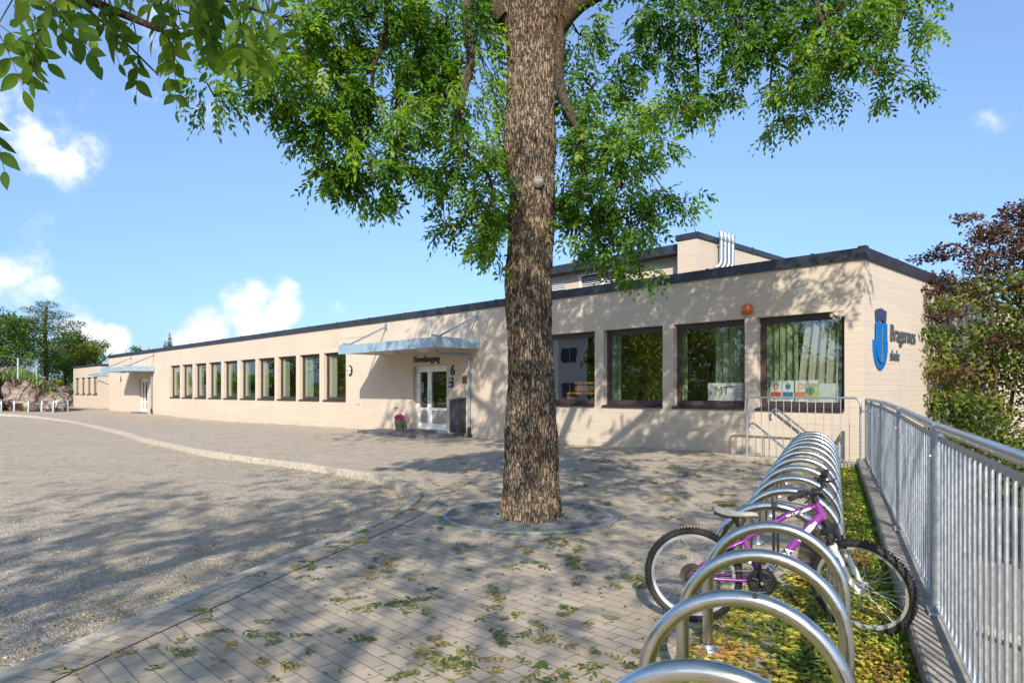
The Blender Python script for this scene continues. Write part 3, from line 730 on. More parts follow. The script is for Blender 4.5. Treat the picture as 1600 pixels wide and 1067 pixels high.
# ------------------------------------------------------------ small things on the facade
def on_wall(name, label, cat, x, z, y=0., group=None): return thing(name, label, cat, B(x, y, z), BANG, group)
def wall_lamp(x, z, label):
    t = on_wall('wall_lamp', label, 'lamp', x, z, 0, 'round bulkhead lamps on the facade')
    Mx = Matrix.Rotation(R(90), 4, 'X') @ Matrix.Scale(1.25, 4, (0, 1, 0))
    m = MB(); m.lathe([(0, 0), (.15, 0), (.165, .02), (.165, .05), (.14, .07), (.125, .07)], 24, Mx); m.box(-.15, .15, -.105, -.065, -.02, .02); m.build('housing', BLACKP, t, smooth=True)
    m = MB(); m.lathe([(.13, .055), (.12, .08), (.08, .1), (.03, .11), (0.001, .112)], 24, Mx); m.build('diffuser', pm('opal', (.75, .74, .70), .35), t, smooth=True)
wall_lamp(-19.33, 2.32, 'round wall lamp between the last window of the row and the main entrance canopy')
wall_lamp(-52.33, 2.42, 'small round wall lamp left of the far entrance')
t = on_wall('warning_beacon', 'orange dome warning beacon high on the wall between the two rightmost windows', 'beacon', -2.42, 3.30); t.scale = (.82, .82, .82)
Mx = Matrix.Rotation(R(90), 4, 'X')
m = MB(); m.lathe([(0.001, .03), (.0, .03)], 8, Mx)
m = MB(); m.lathe([(.15, .0), (.155, .03), (.15, .09), (.12, .15), (.07, .19), (.001, .2)], 28, Mx); m.build('dome', pm('orange_dome', (.50, .10, .015), .25, coat=.5), t, smooth=True)
m = MB(); m.lathe([(.001, -.005), (.175, -.005), (.175, .012), (.16, .018)], 28, Mx @ Matrix.Translation((0, -.06, 0))); m.build('base_plate', pm('beacon_base', (.45, .40, .34), .5), t, smooth=True)
t = on_wall('letterbox', 'tall dark grey letterbox on the wall right of the main door', 'letterbox', -12.32, .14)
m = MB(); m.box(-.19, .19, -.40, -.02, .02, 1.04); m.prism([(0, 0)] * 3, 0, 0) if False else None
m.build('body', pm('anthracite_paint', (.035, .037, .05), .4, nscale=3, nvar=.08), t, bev=.008)
m = MB(); m.add([(-.2, -.43, 1.05), (.2, -.43, 1.05), (.2, -.01, 1.12), (-.2, -.01, 1.12), (-.2, -.43, 1.07), (.2, -.43, 1.07), (.2, -.01, 1.14), (-.2, -.01, 1.14)], [(0, 3, 2, 1), (4, 5, 6, 7), (0, 1, 5, 4), (1, 2, 6, 5), (2, 3, 7, 6), (3, 0, 4, 7)]); m.box(-.185, .185, -.395, -.03, 1.045, 1.075)
m.build('lid', pm('anthracite_paint', (.035, .037, .05), .4), t)
m = MB(); m.box(-.16, -.13, -.41, -.40, .62, .66); m.build('lock', STEEL, t)
t = on_wall('intercom', 'small black and steel intercom under the house number beside the main door', 'intercom', -12.90, 1.62)
m = MB(); m.box(-.10, .10, -.05, 0, 0, .32); m.build('body', BLACKP, t, bev=.012)
m = MB(); m.box(-.055, .075, -.055, -.05, .2, .28); m.box(-.07, .05, -.055, -.05, .05, .13); m.build('panel', pm('steel_panel', (.5, .52, .54), .35, .6), t)
t = on_wall('wall_plaque', 'small square bronze plaque between the house number and the drainpipe', 'plaque', -12.22, 1.74)
m = MB(); m.box(-.11, .11, -.02, 0, 0, .25); m.build('plate', pm('bronze_plate', (.16, .12, .07), .45, .5), t, bev=.004)
m = MB(); m.box(-.02, .02, -.03, -.02, .11, .14); m.build('bolt', BLACKP, t)
t = on_wall('wall_socket', 'small grey outdoor socket low on the wall left of the main entrance', 'socket', -18.75, .98)
m = MB(); m.box(-.05, .05, -.05, 0, 0, .14); m.build('housing', pm('socket_grey', (.42, .42, .40), .5), t, bev=.006)
m = MB(); m.box(-.035, .035, -.058, -.05, .03, .1); m.build('flap', pm('flap_grey', (.5, .5, .48), .4), t)
t = on_wall('wall_tap', 'small dark tap on the wall just above the flower pot', 'tap', -16.05, .88)
m = MB(); m.tube([(0, 0, 0), (0, -.1, 0), (0, -.13, -.02), (0, -.13, -.07)], .015, 8); m.tube([(-.035, -.06, .045), (.035, -.06, .045)], .01, 6); m.tube([(0, -.06, 0), (0, -.06, .045)], .008, 6); tag(m.build('spout', pm('brass_dark', (.10, .08, .05), .5, .6), t))
# potted flowers
fx = fw(627.5, -.3)
t = thing('flower_pot', 'olive glazed pot of magenta flowers standing left of the main door', 'potted plant', B(fx, -.38, .10), BANG); t.scale = (.85, .85, .88)
m = MB(); m.lathe([(.001, 0), (.15, 0), (.17, .05), (.215, .30), (.225, .40), (.21, .42), (.19, .41), (.18, .36), (.001, .36)], 28); m.build('pot', pm('glazed_pot', (.10, .11, .07), .35, nscale=8, nvar=.3), t, smooth=True)
n = 420; Pp = rand_dirs(n) * rng.uniform(.6, 1, (n, 1)) * np.array([.23, .23, .17]) + np.array([0, 0, .50]); Pp = Pp[Pp[:, 2] > .37]; n = len(Pp)
V, Fq, T = leaf_blades(Pp, rand_dirs(n), nrm(Pp - np.array([0, 0, .4])), np.full(n, .055), np.full(n, .05), rng.uniform(0, 1, n))
np_mesh('blossoms', V, Fq, leaf_mat('magenta_petal', (.28, .01, .11), (.52, .03, .24), None, .2), T, t)
n = 120; Pp = rand_dirs(n) * .18 * np.array([1, 1, .5]) + np.array([0, 0, .44])
V, Fq, T = leaf_blades(Pp, rand_dirs(n), rand_dirs(n), np.full(n, .07), np.full(n, .035), rng.uniform(0, 1, n)); np_mesh('foliage', V, Fq, GRASSM, T, t)
# crest and name on the gable wall
t = thing('wall_sign', 'blue shield crest with dark crown and raised grey school name on the gable wall', 'sign', B(0, 0, 0), BANG + R(90))
# local x of the sign = building y, facing +building x -> local -y
CR = pm('crest_blue', (.005, .13, .42), .35, nscale=4, nvar=.08); CN = pm('crown_navy', (.03, .055, .12), .4)
m = MB(); pts = [(.545, 2.44), (.45, 2.44)]
U = [(.86 + .42 * math.cos(R(a)), 2.44 + .52 * math.sin(R(a))) for a in range(180, 361, 12)]
m.prism(U + [(1.28, 2.52), (.44, 2.52)], -.03, -.003); m.build('shield_base', CR, t)
m = MB(); U2 = [(.86 + .31 * math.cos(R(a)), 2.40 + .34 * math.sin(R(a))) for a in range(180, 361, 12)]
m.prism(U2 + [(1.17, 2.885), (.55, 2.885)], -.055, -.033); m.build('shield_front', CR, t)
m = MB(); arc = [(.86 + .17 * math.cos(R(a)), 2.88 + .07 * math.sin(R(a))) for a in range(0, 181, 20)]
crown = [(1.13, 2.90), (1.16, 3.12), (1.13, 3.16), (1.06, 3.14), (1.05, 3.10), (1.02, 3.14), (.97, 3.18), (.92, 3.17), (.91, 3.12), (.86, 3.19), (.80, 3.17), (.79, 3.11), (.74, 3.17), (.68, 3.16), (.66, 3.11), (.62, 3.14), (.57, 3.13), (.56, 3.08), (.60, 2.90)]
m.prism(list(reversed(crown + list(reversed(arc)))), -.045, -.015); m.build('crown', CN, t)
m = MB(); m.box(.845, .875, -.060, -.056, 2.2, 2.8); m.box(.80, .92, -.060, -.056, 2.16, 2.24); m.prism([(.78, 2.14), (.86, 2.22), (.94, 2.14), (.86, 2.08)], -.060, -.056)
for k in range(5): m.box(.82, .90, -.059, -.056, 2.30 + k * .1, 2.315 + k * .1)
m.build('emblem', pm('emblem_grey', (.16, .22, .28), .5, .2), t)
GREYL = pm('name_grey', (.10, .115, .125), .4, .3)
text_mesh('name_lettering', 'Bragernes', .50, GREYL, t, .02, (1.46, -.02, 2.56), sx=.84, off=.002)
text_mesh('name_lettering', 'skole', .33, GREYL, t, .02, (1.46, -.02, 2.14), sx=.84, off=0.)

# signs in the windows
def sheet_sign(name, label, x0, x1, z0, z1, y, items, base=(.72, .72, .70)):
    t = on_wall(name, label, 'poster', (x0 + x1) / 2, z0, y)
    w = (x1 - x0) / 2; h = z1 - z0
    m = MB(); m.box(-w, w, 0, .006, 0, h); m.build('paper', pm('poster_paper', base, .7), t)
    for k, (kind, args, mat) in enumerate(items):
        if kind == 'text': text_mesh('print', args[0], args[1], mat, t, .002, (args[2], -.004, args[3]), sx=args[4] if len(args) > 4 else .8)
        else:
            m = MB()
            if kind == 'box': m.box(args[0], args[1], -.003, 0, args[2], args[3])
            if kind == 'ring':
                cx, cz, r0, r1 = args
                vs = [(cx + r * math.cos(q * .314), -.004, cz + r * math.sin(q * .314)) for r in (r0, r1) for q in range(20)]
                m.add(vs, [(i, (i + 1) % 20, 20 + (i + 1) % 20, 20 + i) for i in range(20)])
            m.build('print', mat, t)
    return t
INK = pm('ink_green', (.10, .22, .17), .6); INKB = pm('ink_blue', (.03, .20, .36), .6); INKR = pm('ink_red', (.55, .08, .05), .6); INKO = pm('ink_orange', (.65, .22, .12), .6); INKY = pm('ink_lime', (.45, .55, .05), .6)
sheet_sign('window_banner', 'white banner with dark green letters MT in the second window from the right', -3.55, -2.60, 1.27, 1.68, .235,
           [('text', ('MT', .30, -.30, .12, .9), INK), ('text', ('FAU', .09, -.42, .28), INK), ('text', ('&', .10, -.42, .14), INK), ('box', (.05, .22, .30, .34), INKB), ('box', (.1, .42, .26, .27), INK), ('box', (.2, .42, .18, .19), INK), ('box', (.25, .42, .11, .12), INK)])
for k, (c, nm, tx) in enumerate(((INKR, 'red', 'ring'), (INKB, 'blue', 'disc'), (INKO, 'orange', 'ring'), (INKY, 'lime', 'ring'))):
    x0 = -2.02 + k * .27 - (0)
    sheet_sign('notice', 'white notice with a %s band, %s of the four notices in the rightmost window' % (nm, ('leftmost', 'second', 'third', 'rightmost')[k]), x0, x0 + .25, 1.27, 1.72, .235,
               [('box', (-.11, .11, .10, .20), c), ('ring', (0, .32, .04 if tx == 'ring' else .001, .06), c), ('box', (-.09, .09, .04, .05), c), ('box', (-.09, .09, .07, .08), c)])
t = on_wall('window_banner', 'pale banner with a green tree emblem low in the rightmost window behind the barrier', 'poster', -.85, 1.25, .235)
m = MB(); m.box(-.42, .36, 0, .006, 0, .40); m.build('paper', pm('pale_banner', (.55, .62, .58), .7), t)
m = MB(); m.prism([(-.30 + .09 * math.cos(q * .4), .24 + .09 * math.sin(q * .4)) for q in range(16)][::-1], -.004, -.001); m.box(-.31, -.29, -.004, -.001, .06, .18); m.build('emblem', pm('tree_green', (.10, .22, .12), .7), t)
# wooden toy trailer / bench seen in the window behind the trunk
t = on_wall('wooden_bench', 'orange wooden bench standing inside behind the window next to the tree trunk', 'bench', -7.6, 1.05, .75)
m = MB(); OW = pm('orange_wood', (.55, .26, .06), .5, nscale=8, nvar=.25)
m = MB(); m.box(-.7, .7, -.2, .2, .36, .41); m.build('seat', OW, t)
m = MB(); m.box(-.7, .7, .17, .2, .45, .60); m.box(-.7, .7, .17, .2, .64, .72); m.build('backrest', OW, t)
for sx in (-.65, .65): m = MB(); m.box(sx - .03, sx + .03, -.18, .2, 0, .36); m.build('leg', OW, t)
# hi-vis bag
t = on_wall('safety_vest', 'bright yellow-green safety vest lying inside the window nearest the entrance canopy', 'vest', -19.95, 1.22, .62)
lump((0, 0, .28), .28, 10, .5, 3, (.8, .4, 1.25)).build('fabric', pm('hi_vis', (.42, .75, .02), .6), t, smooth=True)
m = MB(); m.box(-.2, .2, -.14, -.12, .25, .3); m.build('reflective_strip', pm('reflective', (.6, .6, .6), .3), t)

# ------------------------------------------------------------ stair with barrier, handrails, ledge
m = MB(); m.box(-2.27, .42, -1.12, -.98, -.2, .155); m.box(-2.27, -2.06, -.98, -.01, -.2, .145)
o = m.build('ledge', CONC, None, bev=.015); o.location = BC; o.rotation_euler = (0, 0, BANG); tag(o, 'low concrete ledge under the steel barrier', 'ledge')
t = thing('stair', 'concrete steps going down between the barrier and the wall', 'stairs', BC, BANG)
for k in range(8):
    m = MB(); m.box(-2.05 + k * .3, -1.75 + k * .3, -.97, -.01, -1.25, -.02 - .15 * (k)); m.build('step', CONC, t)
def rail_thing(x, y, z, label):
    t = thing('handrail', label, 'handrail', BC, BANG, 'steel handrails of the steps')
    m = MB(); p0 = Vector((x, y, z)); d = Vector((1, 0, -.70))
    pts = [p0 + Vector((-.0, 0, -.16)), p0 + Vector((-.03, 0, -.1)), p0 + Vector((-.02, 0, -.03)), p0 + Vector((.05, 0, 0)), p0 + Vector((.12, 0, -.03)), p0 + d * 1.2, p0 + d * 2.2]
    m.tube(pts, .022, 10); m.build('rail', STEEL, t, smooth=True)
    for s in (.3, 1.6):
        m = MB(); q = p0 + d * s; m.tube([q, q + Vector((0, 0, -.9))] if y < -.3 else [q, q + Vector((0, -y - .0, -.04))], .012, 8); m.build('post', STEEL, t)
rail_thing(-1.93, -.86, .82, 'lower steel handrail starting at the left post of the barrier')
rail_thing(-1.79, -.12, 1.11, 'upper steel handrail on the wall, slanting down below the rightmost window')
t = thing('barrier', 'galvanised barrier with thin bars and rounded corners in front of the rightmost window', 'barrier', BC, BANG)
yb = -1.05; xa, xe, zb0, zb1 = -1.91, 0.30, .13, 1.36
m = MB(); rr = .11
pts = [(xa, yb, zb0), (xa, yb, zb1 - rr)] + [(xa + rr - rr * math.cos(R(a)), yb, zb1 - rr + rr * math.sin(R(a))) for a in (15, 30, 45, 60, 75)] + [(xa + rr, yb, zb1), (xe - rr, yb, zb1)] + [(xe - rr + rr * math.sin(R(a)), yb, zb1 - rr + rr * math.cos(R(a))) for a in (15, 30, 45, 60, 75)] + [(xe, yb, zb1 - rr), (xe, yb, zb0)]
m.tube(pts, .021, 10); m.build('frame', GALV, t, smooth=True)
for k in range(15):
    x = xa + .155 * (k + 1)
    if x < xe - .05: m = MB(); m.tube([(x, yb, zb0 + .05), (x, yb, zb1)], .0065, 6); m.build('bar', GALV, t)
m = MB(); m.tube([(xa, yb, zb0 + .05), (xe, yb, zb0 + .05)], .010, 6); m.build('bottom_rail', GALV, t)
m = MB(); m.tube([(xe, yb, 1.12), (xe + .12, yb, 1.12)], .012, 6); m.build('coupling', GALV, t)

# ------------------------------------------------------------ plinth and fence
d0 = Vector((.470, 1, 0)).normalized(); dn = Vector((d0.y, -d0.x, 0))       # dn points to the street
def FP(Y, off=0., z=0.): return Vector((FENX(Y), Y, z)) + dn * off
Y0, Y1 = -3.0, FEND
m = MB(); vs = []; fs = []; k = 40
for i in range(k + 1):
    Y = Y0 + (Y1 - Y0) * i / k; h = hz(FENX(Y), Y)
    for o_, zz in ((-.17, -.3), (-.17, .13 + h), (-.155, .145 + h), (.125, .145 + h), (.14, .13 + h), (.14, -1.3)):
        v = FP(Y, o_, zz); vs.append(tuple(v))
fs = [(i * 6 + j, i * 6 + j + 1, (i + 1) * 6 + j + 1, (i + 1) * 6 + j) for i in range(k) for j in range(5)] + [(0, 1, 2, 3, 4, 5), tuple(k * 6 + j for j in (5, 4, 3, 2, 1, 0))]
m.add(vs, fs); o = m.build('retaining_wall', CONC); tag(o, 'narrow concrete retaining wall carrying the galvanised fence', 'wall')
fe = thing('fence', 'long galvanised steel railing of thin upright bars beside the bicycle hoops', 'fence', (0, 0, 0))
PY = [-.55, 1.75, 4.09, 6.32, 8.62, 10.85, 12.62]
for Y in PY:
    h = hz(FENX(Y), Y); m = MB(); m.tube([FP(Y, 0, .14 + h), FP(Y, 0, 1.235 + h)], .036, 14)
    q = FP(Y, 0, .15 + h); Mx = Matrix.Translation(q) @ Matrix.Rotation(math.atan2(d0.y, d0.x), 4, 'Z')
    m.box(-.09, .09, -.055, .055, -.003, .012, Mx)
    p = m.build('post', GALV, fe, smooth=True)
    m = MB(); m.tube([FP(Y, 0, 1.22 + h), FP(Y, 0, 1.262 + h)], [.037, .033], 12)
    m.tube([FP(Y, -.036, 1.08 + h), FP(Y, -.044, 1.08 + h)], .012, 8); m.build('bracket', GALV, p, smooth=True)
for a, b in zip(PY, PY[1:]):
    ha, hb_ = hz(FENX(a), a), hz(FENX(b), b)
    g = .045
    m = MB(); m.tube([FP(a + g, 0, 1.255 + ha), FP(b - g, 0, 1.255 + hb_)], .027, 14); m.build('handrail', GALVL, fe, smooth=True)
    m = MB(); nb = int((b - a) * 1.105 / .128)
    lo0, lo1 = FP(a + g, 0, .20 + ha), FP(b - g, 0, .20 + hb_); hi0, hi1 = FP(a + g, 0, 1.19 + ha), FP(b - g, 0, 1.19 + hb_)
    for (p, q) in ((lo0, lo1), (hi0, hi1)):
        for s_ in (1,):
            w_ = .004 if p is hi0 else .018; h_ = .016 if p is hi0 else .004
            vsb = [tuple(pp + dn * sw * w_ + Vector((0, 0, sh * h_))) for pp in (p, q) for sw, sh in ((-1, -1), (1, -1), (1, 1), (-1, 1))]
            m.add(vsb, [(0, 3, 2, 1), (4, 5, 6, 7), (0, 1, 5, 4), (1, 2, 6, 5), (2, 3, 7, 6), (3, 0, 4, 7)])
    for i in range(1, nb):
        t_ = i / nb; m.tube([lo0.lerp(lo1, t_), hi0.lerp(hi1, t_)], .0085, 8)
    m.build('bar_panel', GALV, fe, smooth=True)

# ------------------------------------------------------------ bicycle hoops
HC = lambda Y: (1.127 + .47 * (Y - 3.1), Y)
def hoop(i, lab, dx=0.):
    Y = 1.83 + .65 * i; X = HC(Y)[0]
    base = Vector((X, Y, 0)) - dn * dx; base.z = hz(X, Y)
    t = thing('bike_hoop', lab, 'bicycle stand', base, math.atan2(dn.y, dn.x), 'steel bicycle hoops in one row')
    return t
ORD = ['nearest', 'second', 'third', 'fourth', 'fifth', 'sixth', 'seventh', 'eighth', 'ninth', 'tenth', 'eleventh', 'twelfth', 'thirteenth', 'fourteenth', 'farthest']
a_, r_, zt_ = .354, .030, .76
prof = [(-a_, 0, .0), (-a_, 0, zt_ - r_ - a_)] + [(-a_ * math.cos(R(q)), 0, zt_ - r_ - a_ + a_ * math.sin(R(q))) for q in range(6, 175, 6)] + [(a_, 0, zt_ - r_ - a_), (a_, 0, 0)]
for i in range(15):
    lab = {0: 'polished steel bicycle hoop nearest to the camera, mostly cut off by the bottom edge', 14: 'polished steel bicycle hoop farthest from the camera, beside the barrier',
           1: 'second bicycle hoop from the camera, with a dark sticker residue on its top', 2: 'third steel bicycle hoop from the camera, in front of the crank of the purple bicycle', 3: 'fourth steel bicycle hoop from the camera, directly in front of the purple bicycle frame',
           4: 'fifth steel bicycle hoop from the camera, directly behind the purple bicycle frame and saddle'}.get(i, '%s steel bicycle hoop counted from the camera, beyond the purple bicycle' % ORD[i])
    t = hoop(i, lab, .06 if i == 4 else 0.)
    m = MB(); m.tube(prof, r_, 20, M=Matrix.Rotation(R(random.uniform(-1, 1)), 4, 'Z')); m.build('hoop_tube', STEEL, t, smooth=True)
    for sx in (-1, 1):
        m = MB(); m.lathe([(.031, .03), (.045, .012), (.065, .008), (.068, .0)], 16, Matrix.Translation((sx * a_, 0, 0))); m.build('foot_plate', GALVL, t, smooth=True)
    if i == 1:
        m = MB(); vs = []
        for q in range(5):
            for w in (-1, 1):
                an = R(66 - q * 9); rad = r_ + .001
                ph = R(83 + w * (1.1 + .5 * math.sin(q * 2.3)))
                cx = a_ * math.cos(ph) + rad * math.sin(an) * math.cos(ph); cz = zt_ - r_ - a_ + a_ * math.sin(ph) + rad * math.sin(an) * math.sin(ph)
                vs.append((cx, -rad * math.cos(an), cz))
        m.add(vs, [(2 * q, 2 * q + 1, 2 * q + 3, 2 * q + 2) for q in range(4)]); m.build('sticker_residue', pm('residue', (.03, .025, .02), .8), t)

# ------------------------------------------------------------ purple bicycle
bk = thing('bicycle', 'purple and white bicycle standing through the hoop row, front wheel by the fence', 'bicycle', (1.165, 4.4, .0), R(-16.3))
PURP = pm('purple_paint', (.24, .035, .26), .28, .15, coat=.7, nscale=5, nvar=.06); WHT = pm('fork_white', (.76, .76, .74), .35, coat=.5, nscale=30, nvar=.03); BLK = pm('black_metal', (.022, .022, .024), .38, .2)
ALU = pm('rim_alloy', (.72, .72, .70), .35, .6); CHR = pm('spoke_steel', (.75, .75, .75), .3, .9)
LIL = pm('fork_decal', (.20, .10, .35), .4)
rr_ = .262
def wheel(par, c, Mx, name_extra, disc=False):
    T = Mx @ Matrix.Translation(c) @ Matrix.Rotation(R(90), 4, 'X')
    def torus(r0, prof, n=72):
        m = MB(); k = len(prof)
        vs = []
        for j in range(n):
            q = 2 * math.pi * j / n
            for (dr, dz) in prof: vs.append(((r0 + dr) * math.cos(q), (r0 + dr) * math.sin(q), dz))
        m.add(vs, [(j * k + i, j * k + (i + 1) % k, ((j + 1) % n) * k + (i + 1) % k, ((j + 1) % n) * k + i) for j in range(n) for i in range(k)], T); return m
    m = torus(.279, [(.0205 * math.cos(q * .5236), .0235 * math.sin(q * .5236)) for q in range(12)])
    for j in range(96):                                                                    # tread knobs
        q = 2 * math.pi * j / 96
        for (z, rad) in (((-.014, .300) if j % 2 else (-.004, .3025)), ((.014, .300) if j % 2 else (.006, .3025)), (-.0235 if j % 2 else .0235, .287)):
            A = T @ Matrix.Rotation(q, 4, 'Z') @ Matrix.Translation((rad, 0, z))
            m.box(-.004, .0045, -.0058, .0058, -.0042, .0042, A)
    w = m.build('wheel', RUBBER, par, smooth=True)
    torus(.252, [(-.010, -.009), (.011, -.012), (.013, -.009), (.003, 0), (.013, .009), (.011, .012), (-.010, .009)]).build('rim', ALU, w, smooth=True)
    m = MB()
    m.tube([T @ Vector((0, 0, -.05)), T @ Vector((0, 0, .05))], .009, 10)
    for z in (-.028, .028): m.tube([T @ Vector((0, 0, z - .002)), T @ Vector((0, 0, z + .002))], .026, 16)
    m.tube([T @ Vector((0, 0, -.026)), T @ Vector((0, 0, .026))], .016, 12); m.build('hub', CHR, w, smooth=True)
    m = MB()
    for j in range(32):
        q = 2 * math.pi * j / 32; z = .028 if j % 2 else -.028; off = (1 if (j // 2) % 2 else -1) * 1.15
        m.tube([T @ Vector((.024 * math.cos(q + off), .024 * math.sin(q + off), z)), T @ Vector((.244 * math.cos(q), .244 * math.sin(q), 0))], .0011, 4, caps=False)
    m.build('spokes', CHR, w)
    m = MB(); v0 = T @ Vector((.245 * math.cos(1.9), .245 * math.sin(1.9), 0)); v1 = T @ Vector((.205 * math.cos(1.9), .205 * math.sin(1.9), 0)); m.tube([v0, v1], .003, 6); m.build('valve', BLK, w)
    return w
I4 = Matrix.Identity(4)
rw = wheel(bk, Vector((0, 0, .303)), I4, '')
HT, HB = Vector((.730, 0, .805)), Vector((.776, 0, .700)); axd = (HT - HB).normalized()
SM = Matrix.Translation(HB) @ Matrix.Rotation(R(-31), 4, axd) @ Matrix.Translation(-HB)
fc = Vector((.985, 0, .303)); wheel(bk, fc, SM, '')
BBp = Vector((.415, 0, .300)); ST = Vector((.305, 0, .565)); RH = Vector((0, 0, .303))
m = MB()
m.tube([HT, HB], .024, 16)
m.tube([HT.lerp(HB, .22), Vector((.55, 0, .705)), Vector((.40, 0, .60)), ST + Vector((.0, 0, -.02))], [.019, .018, .016, .014], 14, flat=1.)
m.tube([HT.lerp(HB, .75), BBp], [.027, .023], 16)
m.tube([BBp, ST], .017, 14)
m.tube([BBp + Vector((0, -.036, 0)), BBp + Vector((0, .036, 0))], .024, 16)
for s in (-1, 1):
    m.tube([BBp + Vector((-.02, .02 * s, 0)), Vector((.30, .045 * s, .298)), Vector((.015, .062 * s, .30))], [.012, .011, .009], 10)
    m.tube([ST + Vector((.0, .012 * s, -.03)), Vector((.22, .045 * s, .50)), Vector((.01, .062 * s, .32))], [.010, .009, .008], 10)
    m.box(-.018, .03, .058 * s - .003, .058 * s + .003, .285, .335)
fr = m.build('frame', PURP, bk, smooth=True)
# white decal fields with lettering on top tube and down tube (drive side, facing -y)
def decal(name, p, q, half, y, mat, par):
    p = Vector(p); q = Vector(q); d = (q - p).normalized(); nn = Vector((-d.z, 0, d.x))
    mm = MB(); vs = []
    for k in range(5):
        c = p.lerp(q, k / 4)
        for j in (-1, -.5, 0, .5, 1): vs.append(c + nn * half * j * (1 if 0 < k < 4 else .75) + Vector((0, -math.sqrt(max(0, 1 - (j * .72) ** 2)) * y, 0)))
    mm.add(vs, [(k * 5 + j, k * 5 + j + 1, (k + 1) * 5 + j + 1, (k + 1) * 5 + j) for k in range(4) for j in range(4)]); return mm.build(name, mat, par, smooth=True)
tt0, tt1 = Vector((.70, 0, .775)), Vector((.50, 0, .672))
decal('decal', (.700, 0, .765), (.560, 0, .708), .011, .0205, WHT, fr)
dd0 = HT.lerp(HB, .75); ddv = (BBp - dd0)
decal('decal', dd0 + ddv * .10, dd0 + ddv * .38, .017, .0285, WHT, fr)
ang_dt = math.atan2(-ddv.z, -ddv.x)
o = text_mesh('frame_lettering', 'MERIDA', .062, WHT, fr, .002, tuple(BBp - ddv * .12 + Vector((.010, -.0305, -.014))), rot=(R(90), -ang_dt, 0), sx=.95, off=.0015)
o = text_mesh('frame_lettering', 'MERIDA', .062, BLK, fr, .002, tuple(BBp - ddv * .12 + Vector((.010, -.0295, -.014))), rot=(R(90), -ang_dt, 0), sx=.95, off=.0035)
tv = Vector((.55, 0, .705)) - HT.lerp(HB, .22)
o = text_mesh('frame_lettering', '24', .026, BLK, fr, .002, (.585, -.0215, .712), rot=(R(90), -math.atan2(-tv.z, -tv.x), 0), sx=1.2, off=.001)
# seat
m = MB(); m.tube([ST + Vector((.012, 0, -.03)), Vector((.262, 0, .672))], .0135, 12); m.tube([ST + Vector((.004, 0, -.008)), ST + Vector((-.004, 0, .014))], .021, 12)
m.tube([(.19, .02, .685), (.33, .02, .69)], .0035, 6); m.tube([(.19, -.02, .685), (.33, -.02, .69)], .0035, 6); m.box(.24, .285, -.02, .02, .66, .69); m.build('seat_post', BLK, bk, smooth=True)
m = MB(); prof_s = [(.130, .052, .735, .030), (.145, .072, .738, .034), (.175, .074, .728, .034), (.215, .060, .716, .030), (.26, .036, .712, .026), (.31, .023, .714, .022), (.36, .018, .716, .018), (.388, .012, .712, .012), (.396, .004, .706, .006)]
n = 16; vs = []
for (u, w, z, h) in prof_s:
    for j in range(n):
        q = 2 * math.pi * j / n; c, s = math.cos(q), math.sin(q)
        vs.append((u, w * c, z + (h * .45 * s if s > 0 else h * s * .8) - .012 * abs(c) ** 3))
m.add(vs, [(i * n + j, i * n + (j + 1) % n, (i + 1) * n + (j + 1) % n, (i + 1) * n + j) for i in range(len(prof_s) - 1) for j in range(n)] + [tuple(range(n)), tuple((len(prof_s) - 1) * n + j for j in range(n))])
sd = m.build('saddle', pm('saddle_grey', (.30, .28, .25), .55, nscale=20, nvar=.12), bk, smooth=True)
m = MB(); vs2 = [(v[0] - .002, v[1] * 1.03, v[2] - .012) for v in vs]; m.add(vs2, m.f or [(i * n + j, i * n + (j + 1) % n, (i + 1) * n + (j + 1) % n, (i + 1) * n + j) for i in range(len(prof_s) - 1) for j in range(n)]); m.build('saddle_base', BLACKP, sd, smooth=True)
# fork
m = MB(); CRN = Vector((.803, 0, .640))
m.tube([HB, CRN], .017, 12, M=SM)
for s in (-1, 1): m.tube([CRN + Vector((0, .055 * s, .015)), Vector((.862, .055 * s, .515))], .0135, 12, M=SM)
m.box(.775, .825, -.07, .07, .622, .655, SM)
for s in (-1, 1):
    for k in range(7):
        c = Vector((.812 + .006 * k, .055 * s, .613 - .0135 * k)); m.tube([c, c + Vector((.003, 0, -.007))], .0195, 12, M=SM)
fk = m.build('fork', BLK, bk, smooth=True)
for s in (-1, 1):
    m = MB(); m.tube([(.846, .055 * s, .555), (.855, .055 * s, .53), (.93, .055 * s, .375), (.955, .053 * s, .33), (.985, .05 * s, .303)], [.024, .022, .018, .015, .010], 14, M=SM)
    m.box(.965, 1.005, .05 * s - .004, .05 * s + .004, .285, .32, SM); m.tube([(.842, .055 * s, .57), (.85, .055 * s, .545)], .026, 14, M=SM); lw = m.build('fork_leg', WHT, fk, smooth=True)
    m = MB(); m.box(.873, .877, .055 * s - .0, .055 * s + .0, .4, .4)
    if s < 0:
        m = MB(); p0, p1 = Vector((.872, -.0765, .500)), Vector((.925, -.0735, .392)); nn = Vector((.9, 0, .43)) * .011
        m.add([SM @ (p0 + nn), SM @ (p0 - nn), SM @ (p1 - nn * .4), SM @ (p1 + nn * .4)], [(0, 1, 2, 3), (3, 2, 1, 0)]); m.build('fork_decal', LIL, lw)
m = MB(); m.tube([(.83, -.045, .60), (.80, -.05, .63)], .006, 6, M=SM)
for s in (-1, 1):
    m.tube([(.872, .03 * s, .60), (.866, .035 * s, .52)], .007, 8, M=SM); m.box(.868, .915, .024 * s - .005, .024 * s + .005, .545, .56, SM)
m.tube([(.872, -.03, .605), (.872, .03, .605)], .004, 6, M=SM); m.build('brake', BLK, fk, smooth=True)
